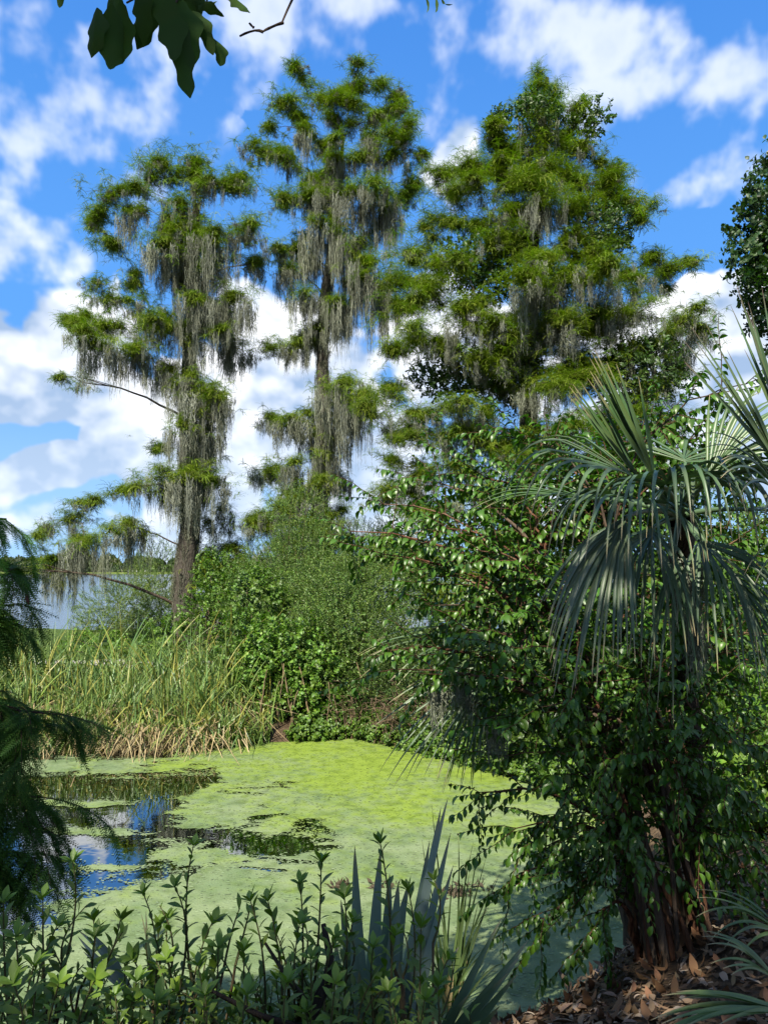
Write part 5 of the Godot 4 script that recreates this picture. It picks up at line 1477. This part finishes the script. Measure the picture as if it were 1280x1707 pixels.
func near_shrubs() -> void:
	var sets := [
		["near_shrub", "leafy waxy shrub with upright shoots under the dark cypress boughs", Vector3(-1.01, 1.17, -2.40), [Vector3(-0.89, 2.16, -2.30), Vector3(-0.93, 2.10, -2.20), Vector3(-0.99, 2.13, -2.10), Vector3(-0.85, 2.07, -2.10), Vector3(-0.91, 2.09, -2.00), Vector3(-0.71, 1.99, -2.00), Vector3(-0.82, 2.07, -1.90), Vector3(-0.93, 2.10, -1.90), Vector3(-0.82, 2.08, -1.80), Vector3(-0.76, 2.03, -1.90), Vector3(-1.11, 2.05, -2.20), Vector3(-0.84, 1.93, -2.35)], 88],
		["near_shrub", "leafy waxy shrub with one tall shoot beside the grey palmetto fan", Vector3(-0.61, 1.17, -2.40), [Vector3(-0.57, 2.17, -2.40), Vector3(-0.70, 2.05, -2.35), Vector3(-0.61, 2.07, -2.35), Vector3(-0.49, 1.99, -2.30), Vector3(-0.45, 1.97, -2.20), Vector3(-0.64, 1.93, -2.10), Vector3(-0.59, 1.94, -2.20), Vector3(-0.48, 1.97, -2.10), Vector3(-0.66, 1.95, -2.00), Vector3(-0.53, 1.99, -1.90), Vector3(-0.44, 1.95, -2.00)], 112],
		["near_shrub", "bushy waxy shrub with a dark crooked trunk beside the blue-grey blades", Vector3(-0.20, 1.26, -2.30), [Vector3(-0.18, 2.16, -2.30), Vector3(-0.24, 2.10, -2.30), Vector3(-0.33, 2.05, -2.30), Vector3(-0.38, 2.05, -2.30), Vector3(-0.11, 2.08, -2.25), Vector3(-0.38, 1.96, -2.20), Vector3(-0.23, 2.03, -2.20), Vector3(-0.13, 2.02, -2.15), Vector3(-0.34, 1.95, -2.00), Vector3(-0.24, 1.98, -2.00), Vector3(-0.12, 1.98, -2.00), Vector3(-0.19, 1.99, -2.10), Vector3(-0.09, 1.99, -2.30)], 122],
		["near_shrub", "thin open shrub with a few leafy shoots in front of the blue-grey blades", Vector3(0.08, 1.26, -2.30), [Vector3(-0.01, 2.21, -2.30), Vector3(0.07, 2.08, -2.30), Vector3(0.10, 2.02, -2.20), Vector3(0.14, 1.92, -2.10), Vector3(0.10, 1.94, -2.00), Vector3(0.03, 2.00, -2.20), Vector3(-0.03, 1.97, -2.20), Vector3(0.18, 1.89, -2.30), Vector3(0.01, 1.96, -2.00)], 26]]
	for e in sets:
		var foot: Vector3 = e[2]
		foot.y = ground_height(foot.x, foot.z) - 0.03
		var t := thing(e[0], e[1], "shrub", foot, "waxy shrubs along the near bank")
		var leaves := []
		var bark := Color(0.10, 0.075, 0.045)
		var crown: Vector3 = (e[3][0] as Vector3).lerp(foot, 0.62)
		var tips: Array = e[3]
		for k in tips.size() + int(e[4]):
			var g := Geo.new()
			var tip: Vector3
			var main := k < tips.size()
			if main:
				tip = tips[k]
			else:
				tip = (tips[rng.randi_range(0, tips.size() - 1)] as Vector3) + Vector3(rf(-0.18, 0.18), -rf(0.16, 0.40), rf(-0.3, 0.2))
			var low := foot.lerp(tip, 0.35) + Vector3(rf(-0.05, 0.05), 0, rf(-0.05, 0.05))
			var start := tip + Vector3((low.x - tip.x) * 0.45, -rf(0.26, 0.42) if main else -rf(0.14, 0.22), (low.z - tip.z) * 0.3)
			if main:
				var root := foot + Vector3(rf(-0.08, 0.08), -0.02, rf(-0.08, 0.08))
				g.tube(jitter(curve(root, low + Vector3(0, 0.1, 0), start, 7), 0.01), 0.014 if k == 0 else 0.009, 0.0042, 6, bark, 0.1)
			else:
				g.tube(curve(low, low.lerp(start, 0.6), start, 5), 0.005, 0.004, 5, bark)
			shoot(g, leaves, start, tip, rf(0.85, 1.1), Color(0.10, 0.10, 0.045), main or rng.randf() < 0.3)
			part(t, "shoot", g.mesh(), mat.bark)
		var old := leaves.filter(func(x): return not x[3])
		var fresh := leaves.filter(func(x): return x[3])
		hang_leaves(t, "foliage", old, shape.shrub_leaf, mat.leaf, 210)
		hang_leaves(t, "young_foliage", fresh, shape.tip_leaf, mat.leaf, 90)
	# the dark crooked trunk
	var t3: Node3D = get_node("near_shrub_002")
	var g3 := Geo.new()
	g3.tube(jitter([t3.position, Vector3(-0.21, 1.66, -2.25), Vector3(-0.19, 1.81, -2.20), Vector3(-0.15, 1.88, -2.20), Vector3(-0.15, 1.94, -2.20), Vector3(-0.17, 2.01, -2.25)], 0.004), 0.026, 0.007, 8, Color(0.03, 0.025, 0.02), 0.12)
	g3.tube(jitter([Vector3(-0.19, 1.81, -2.20), Vector3(-0.26, 1.88, -2.22), Vector3(-0.33, 1.96, -2.25)], 0.004), 0.010, 0.004, 6, Color(0.05, 0.04, 0.03), 0.1)
	g3.tube(jitter([Vector3(-0.19, 1.75, -2.20), Vector3(-0.32, 1.82, -2.15), Vector3(-0.49, 1.90, -2.15)], 0.004), 0.012, 0.004, 6, Color(0.045, 0.035, 0.027), 0.1)
	part(t3, "trunk", g3.mesh(), mat.bark)


# a palmetto: blades given as [root, tip, half width, sag]
func blades(t: Node3D, list: Array, col: Color, called := "blade") -> void:
	for e in list:
		var from: Vector3 = e[0]
		var to: Vector3 = e[1]
		var pts := []
		var ws := []
		var mid := from.lerp(to, 0.6) + Vector3(rf(-0.03, 0.03), e[3], rf(-0.03, 0.03))
		for p in curve(from, mid, to, 12):
			pts.append(p)
		for s in 12:
			var q := s / 11.0
			ws.append(maxf(e[2] * (0.55 + 1.3 * q if q < 0.35 else pow(1.0 - (q - 0.35) / 0.65, 0.75)), 0.0005))
		var g := Geo.new()
		var sh := rf(0.8, 1.15)
		var look := (to - from).normalized().cross(Vector3(rf(-0.35, 0.35), 0.3, 1.0)).normalized()
		g.blade(pts, ws, look, rf(0.2, 0.4), col * sh, col * sh, Color(0.27, 0.23, 0.13))
		part(t, called, g.mesh(), mat.blade)


func at_ground(p: Vector3) -> Vector3:
	return Vector3(p.x, ground_height(p.x, p.z) - 0.03, p.z)


func near_blades() -> void:
	var blue := Color(0.165, 0.225, 0.195)
	var foot := at_ground(Vector3(-0.03, 0.99, -2.90))
	var t := thing("palmetto", "clump of wide blue-grey upright blades at the pond's near edge", "palmetto", foot)
	blades(t, [[Vector3(-0.06, 1.15, -2.90), Vector3(-0.10, 2.05, -2.75), 0.029, 0.02], [Vector3(-0.04, 1.15, -2.90), Vector3(-0.01, 2.03, -2.80), 0.031, 0.02], [Vector3(-0.02, 1.15, -2.90), Vector3(0.02, 1.92, -2.85), 0.033, 0.05], [Vector3(0.00, 1.15, -2.90), Vector3(0.05, 1.91, -2.80), 0.031, 0.10], [Vector3(0.00, 1.15, -2.90), Vector3(0.09, 1.89, -2.85), 0.028, 0.12], [Vector3(-0.07, 1.15, -2.90), Vector3(-0.15, 1.85, -2.80), 0.028, 0.02], [Vector3(-0.07, 1.15, -2.90), Vector3(-0.11, 1.81, -2.70), 0.028, 0.02], [Vector3(-0.08, 1.15, -2.90), Vector3(-0.17, 1.73, -2.80), 0.026, 0.0],
		[Vector3(0.00, 1.15, -2.90), Vector3(0.24, 2.14, -3.00), 0.026, 0.02], [Vector3(0.02, 1.15, -2.90), Vector3(0.21, 2.12, -2.95), 0.026, 0.03], [Vector3(0.03, 1.15, -2.90), Vector3(0.24, 2.04, -2.90), 0.023, 0.02], [Vector3(0.04, 1.15, -2.90), Vector3(0.25, 1.93, -2.90), 0.023, 0.02], [Vector3(0.01, 1.15, -2.90), Vector3(0.17, 1.98, -3.00), 0.026, 0.02], [Vector3(-0.04, 1.15, -2.90), Vector3(0.00, 1.67, -2.60), 0.031, 0.02], [Vector3(0.00, 1.15, -2.90), Vector3(0.05, 1.72, -2.65), 0.031, 0.02], [Vector3(-0.06, 1.15, -2.90), Vector3(-0.08, 1.71, -2.60), 0.031, 0.02], [Vector3(-0.01, 1.15, -2.90), Vector3(0.03, 1.79, -2.75), 0.031, 0.02]], blue)
	foot = at_ground(Vector3(0.09, 1.20, -2.60))
	t = thing("palmetto", "dark green spiky palmetto fan spreading low toward the leaf litter", "palmetto", foot)
	var dk := Color(0.080, 0.128, 0.068)
	blades(t, [[Vector3(0.10, 1.38, -2.60), Vector3(0.48, 1.76, -2.70), 0.020, 0.01], [Vector3(0.10, 1.38, -2.60), Vector3(0.45, 1.74, -2.65), 0.020, 0.0], [Vector3(0.11, 1.36, -2.60), Vector3(0.40, 1.81, -2.75), 0.018, 0.0], [Vector3(0.11, 1.36, -2.60), Vector3(0.39, 1.73, -2.55), 0.020, 0.0], [Vector3(0.12, 1.34, -2.60), Vector3(0.41, 1.75, -2.50), 0.018, 0.0], [Vector3(0.08, 1.38, -2.60), Vector3(0.25, 1.74, -2.70), 0.018, 0.05], [Vector3(0.10, 1.38, -2.60), Vector3(0.26, 1.69, -2.50), 0.018, 0.02], [Vector3(0.11, 1.34, -2.60), Vector3(0.34, 1.71, -2.40), 0.020, 0.02], [Vector3(0.08, 1.38, -2.60), Vector3(0.16, 1.72, -2.50), 0.018, 0.02], [Vector3(0.11, 1.38, -2.60), Vector3(0.33, 1.67, -2.75), 0.012, 0.03]], dk)
	foot = at_ground(Vector3(-0.84, 1.13, -2.70))
	t = thing("palmetto", "grey-green folded palmetto fan leaning behind the waxy shrubs", "palmetto", foot)
	var g := Geo.new()
	g.tube(curve(foot, foot + Vector3(0, 0.4, 0), Vector3(-0.84, 1.59, -2.70), 7), 0.012, 0.008, 6, dk)
	part(t, "stalk", g.mesh(), mat.blade)
	blades(t, [[Vector3(-0.84, 1.60, -2.70), Vector3(-1.04, 1.77, -2.75), 0.012, 0.005], [Vector3(-0.84, 1.60, -2.70), Vector3(-1.00, 1.80, -2.70), 0.012, 0.005], [Vector3(-0.84, 1.60, -2.70), Vector3(-0.98, 1.79, -2.70), 0.012, 0.004], [Vector3(-0.85, 1.61, -2.70), Vector3(-0.96, 1.77, -2.70), 0.012, 0.003], [Vector3(-0.84, 1.60, -2.70), Vector3(-1.04, 1.75, -2.75), 0.012, 0.0], [Vector3(-0.85, 1.59, -2.70), Vector3(-1.03, 1.72, -2.75), 0.012, 0.0], [Vector3(-0.85, 1.59, -2.70), Vector3(-1.02, 1.70, -2.75), 0.010, 0.0]], blue)
	foot = at_ground(Vector3(-0.71, 1.06, -2.80))
	t = thing("palmetto", "two narrow dark palmetto blades crossing behind the tallest shoot", "palmetto", foot)
	blades(t, [[foot, Vector3(-0.84, 1.80, -2.80), 0.014, 0.0], [foot, Vector3(-0.84, 1.79, -2.85), 0.014, 0.0], [foot, Vector3(-0.59, 1.66, -2.70), 0.016, 0.03], [foot, Vector3(-0.56, 1.62, -2.75), 0.018, 0.04], [foot, Vector3(-0.56, 1.65, -2.65), 0.018, 0.02], [foot, Vector3(-0.50, 1.62, -2.60), 0.016, 0.02]], dk)
	# pleated leaf in the corner
	foot = at_ground(Vector3(1.47, 1.19, -2.90))
	t = thing("palmetto", "light green pleated palmetto leaf arching low over the leaf litter", "palmetto", foot)
	fan_leaf(t, foot, Vector3(1.32, 1.58, -2.60), Vector3(-0.95, 0.14, 0.08), Vector3(0, 0.95, 0.35), 0.46, 12, 11, 0.14, 0.016, Color(0.085, 0.145, 0.040), 0.1)
	fan_leaf(t, foot, Vector3(1.46, 1.47, -3.00), Vector3(-0.6, 0.5, 0.05), Vector3(0, 0.9, 0.4), 0.34, 8, 24, 0.25, 0.012, Color(0.07, 0.12, 0.04), 0.1)
	fan_leaf(t, foot, Vector3(1.69, 1.46, -3.40), Vector3(-0.7, 0.4, 0.05), Vector3(0, 0.9, 0.4), 0.4, 8, 30, 0.3, 0.012, Color(0.07, 0.12, 0.04), 0.1)
	# sedge at the water's edge
	foot = Vector3(Vector3(0.46, 0.16, -5.55).x, -0.05, -5.55)
	t = thing("sedge_tuft", "thin upright sedge tuft with a straw-coloured base standing in the duckweed", "sedge", foot)
	var list := []
	for e in [[764,1375], [775,1400], [790,1390], [800,1410], [812,1420], [825,1430], [838,1455], [705,1380], [712,1430], [722,1330], [775,1480], [792,1470], [845,1490], [735,1500], [760,1440], [783,1440], [818,1500], [700,1470]]:
		var x: float = foot.x + (e[0] - 752) / 1300.0 * 5.55
		var y: float = 3.0 - (e[1] - 945) / 1300.0 * 5.55
		list.append([foot + Vector3(rf(-0.05, 0.05), 0, rf(-0.05, 0.05)), Vector3(x, y, -5.55 + rf(-0.2, 0.2)), 0.008, 0.12])
	for k in 14:
		list.append([foot + Vector3(rf(-0.06, 0.06), 0, rf(-0.05, 0.05)), foot + Vector3(rf(-0.35, 0.45), rf(0.3, 0.8), rf(-0.25, 0.25)), 0.007, 0.18])
	blades(t, list, Color(0.080, 0.125, 0.042))
	list = []
	for k in 16:
		list.append([foot + Vector3(rf(-0.07, 0.07), 0, rf(-0.05, 0.05)), foot + Vector3(rf(-0.12, 0.12), rf(0.15, 0.45), rf(-0.08, 0.12)), 0.010, 0.02])
	blades(t, list, Color(0.36, 0.28, 0.14), "dry_blade")


# boughs of a young cypress reaching in over the near water
func young_cypress() -> void:
	var foot := at_ground(Vector3(-3.3, 0, -3.0))
	var t := thing("young_cypress", "dark feathery cypress boughs reaching over the water at the near bank", "tree", foot)
	var top := foot + Vector3(0.1, 3.4, 0.0)
	var g := Geo.new()
	g.tube(jitter(curve(foot, foot + Vector3(0.05, 1.6, 0), top, 10), 0.02), 0.07, 0.025, 9, Color(0.06, 0.045, 0.035), 0.05)
	part(t, "trunk", g.mesh(), mat.bark)
	for e in [[Vector3(-1.52, 3.20, -3.20), 0.22, 5, 1.7, 0.16], [Vector3(-1.56, 3.04, -3.20), 0.20, 6, 1.0, 0.16], [Vector3(-1.46, 2.97, -3.10), 0.20, 8, 1.0, 0.20], [Vector3(-1.43, 2.85, -3.10), 0.18, 8, 1.0, 0.20], [Vector3(-1.50, 2.78, -3.10), 0.2, 7, 1.0, 0.2], [Vector3(-1.24, 2.45, -3.00), 0.26, 9, 1.0, 0.18], [Vector3(-1.34, 2.47, -3.00), 0.24, 8, 1.0, 0.18], [Vector3(-1.45, 2.38, -3.10), 0.22, 8, 1.0, 0.18], [Vector3(-1.31, 2.37, -3.10), 0.2, 6, 1.0, 0.14], [Vector3(-1.36, 2.23, -3.00), 0.24, 8, 1.0, 0.2], [Vector3(-1.25, 2.14, -3.00), 0.26, 9, 1.0, 0.2], [Vector3(-1.30, 2.03, -3.00), 0.26, 10, 1.0, 0.22], [Vector3(-1.46, 2.09, -3.10), 0.24, 8, 1.0, 0.22], [Vector3(-1.29, 1.88, -3.10), 0.22, 8, 1.0, 0.2], [Vector3(-1.39, 1.90, -3.00), 0.24, 8, 1.0, 0.22], [Vector3(-1.21, 2.01, -3.00), 0.18, 6, 1.0, 0.18], [Vector3(-1.34, 1.75, -3.10), 0.2, 6, 0.9, 0.18], [Vector3(-1.66, 2.87, -3.10), 0.3, 9, 1.0, 0.22], [Vector3(-1.64, 2.41, -3.10), 0.3, 9, 1.0, 0.22], [Vector3(-1.62, 1.95, -3.10), 0.3, 9, 1.0, 0.22]]:
		var c: Vector3 = e[0] + Vector3(-0.03, 0, 0)
		var from := Vector3(foot.x + 0.05, clampf(c.y - 0.05, foot.y + 0.3, top.y), foot.z)
		g = Geo.new()
		var limb := jitter(curve(from, from.lerp(c, 0.5) + Vector3(0, 0.12, 0), c, 9), 0.01)
		g.tube(limb, 0.012, 0.004, 6, Color(0.05, 0.035, 0.028))
		var xf := []
		var tint := PackedColorArray()
		for k in int(e[2] * 3.6):
			var f := rf(3.8, 7.99)
			var p: Vector3 = (limb[int(f)] as Vector3).lerp(limb[int(f) + 1], f - int(f))
			var out := Vector3(rf(-0.2, 1.0), rf(-0.4, 0.35), rf(-0.9, 0.9)).normalized()
			var end: Vector3 = p + out * e[1] * rf(0.6, 1.05) + Vector3(0, -e[4] * rf(0.3, 1.0), 0)
			var pts := curve(p, p + out * e[1] * 0.6, end, 9)
			g.tube(pts, 0.0025, 0.001, 4, Color(0.06, 0.045, 0.03))
			for q in 36:
				var ff := rf(0.6, 7.999)
				var at: Vector3 = (pts[int(ff)] as Vector3).lerp(pts[int(ff) + 1], ff - int(ff))
				var dir: Vector3 = (pts[int(ff) + 1] - pts[int(ff)]).normalized()
				var side := dir.cross(Vector3.UP).normalized() * (1.0 if q % 2 == 0 else -1.0)
				var d := (dir * rf(0.5, 1.0) + side * rf(0.3, 0.9) + Vector3(0, rf(-0.5, 0.15), 0)).normalized()
				var s := rf(0.8, 1.3)
				xf.append(Transform3D(frame(d, (Vector3.UP + rdir() * 0.7).normalized()).scaled_local(Vector3(s, s, s)), at))
				tint.append(tone(0.75, 1.3, 0.12) * e[3])
		var bough := part(t, "bough", g.mesh(), mat.bark)
		many(bough, "foliage", shape.branchlet[rng.randi_range(0, 3)], mat.feather, xf, tint)
	g = Geo.new()
	leaf_geo(g, Transform3D(frame(Vector3(0.2, -0.5, 0.3), Vector3(0.2, 0.3, 1)), Vector3(-1.39, 2.90, -3.05)), 0.045, 0.007, [0.1, 0.8, 1.0, 0.7, 0.0], 0.4, 0.5, Color(0.07, 0.012, 0.02), Color(0.10, 0.02, 0.03))
	part(t, "red_leaf", g.mesh(), mat.gloss)


# fallen leaves and sticks on the near bank
func litter() -> void:
	var leaves := []
	for k in 7600:
		var x := rf(0.2, 3.6)
		var z := -rf(2.4, 5.6)
		var d := outline_distance(POND, Vector2(x, z))
		if d < 0.03:
			continue
		var y := ground_height(x, z)
		var e := 0.1
		var nn := Vector3(ground_height(x - e, z) - ground_height(x + e, z), 2 * e, ground_height(x, z - e) - ground_height(x, z + e)).normalized()
		var flat := (nn + rdir() * 0.32).normalized()
		var d2 := flat.cross(rdir()).normalized()
		var s := rf(0.6, 1.2)
		var p := Vector3(x, y + rf(0.004, 0.026), z)
		leaves.append([Transform3D(frame(d2, flat).scaled_local(Vector3(s, s, s)), p), s / p.distance_to(Vector3(0, 3, 0)) * (1.0 if z < -3.2 and x > 0.5 and x < 2.2 else 0.3)])
	leaves.sort_custom(func(a, b): return a[1] > b[1])
	var bank: Node3D = get_node("ground")
	for k in 300:
		var o := MeshInstance3D.new()
		o.name = "fallen_leaf"
		o.mesh = shape.dead_leaf[k % 9]
		o.material_override = mat.litter
		bank.add_child(o, true)
		o.transform = leaves[k][0]
	for v in 9:
		var xf := []
		var tint := PackedColorArray()
		for k in range(300 + v, leaves.size(), 9):
			xf.append(leaves[k][0])
			var l := rf(0.7, 1.2)
			tint.append(Color(l, l * rf(0.92, 1.04), l * rf(0.88, 1.06)))
		many(bank, "leaf_litter", shape.dead_leaf[v], mat.litter, xf, tint)
	for e in [[Vector3(1.00, 0.67, -4.75), Vector3(1.21, 0.67, -4.75), 0.012], [Vector3(1.12, 0.64, -4.80), Vector3(1.05, 0.75, -4.95), 0.022], [Vector3(1.23, 0.79, -4.50), Vector3(1.22, 0.92, -4.50), 0.012], [Vector3(0.73, 0.80, -4.30), Vector3(0.72, 0.90, -4.35), 0.011], [Vector3(1.38, 1.03, -3.80), Vector3(1.47, 1.02, -3.70), 0.008]]:
		var a: Vector3 = e[0]
		var b: Vector3 = e[1]
		var g := Geo.new()
		var low := Vector3(a.x, minf(a.y, ground_height(a.x, a.z) - 0.01), a.z)
		b = low + (b - a) * 0.8
		g.tube(jitter(curve(low, low.lerp(b, 0.5), b, 6), 0.006), e[2], e[2] * 0.7, 6, Color(0.16, 0.13, 0.10), 0.12)
		var s := thing("stick", "short broken stick lying on the leaf-strewn bank", "stick", low, "broken sticks on the bank")
		part(s, "wood", g.mesh(), mat.bark)
	# dark clumps of drifted leaves caught in the duckweed
	for e in [[Vector2(0.81, -7.47), 0.16], [Vector2(0.63, -7.40), 0.10], [Vector2(0.00, -7.59), 0.10], [Vector2(-0.42, -7.59), 0.07]]:
		var at := Vector3(e[0].x, 0.0, e[0].y)
		var clump := thing("drift_clump", "dark clump of drifted rotten leaves lying in the duckweed", "debris", at, "clumps of drifted leaves in the duckweed")
		var heap := Geo.new()
		for q in 46:
			var r: float = e[1] * sqrt(rng.randf())
			var a := rf(0, TAU)
			var p := at + Vector3(cos(a) * r * 1.5, rf(0.005, 0.05) * (1.2 - r / e[1]), sin(a) * r)
			leaf_geo(heap, Transform3D(frame((rdir() + Vector3(0, 0.2, 0)).normalized(), rdir()), p), rf(0.04, 0.09), rf(0.01, 0.02), [0.1, 0.8, 1.0, 0.6, 0.0], 0.4, rf(-0.8, 0.8), Color(0.05, 0.04, 0.025), Color(0.06, 0.05, 0.03))
		part(clump, "leaves", heap.mesh(), mat.litter)
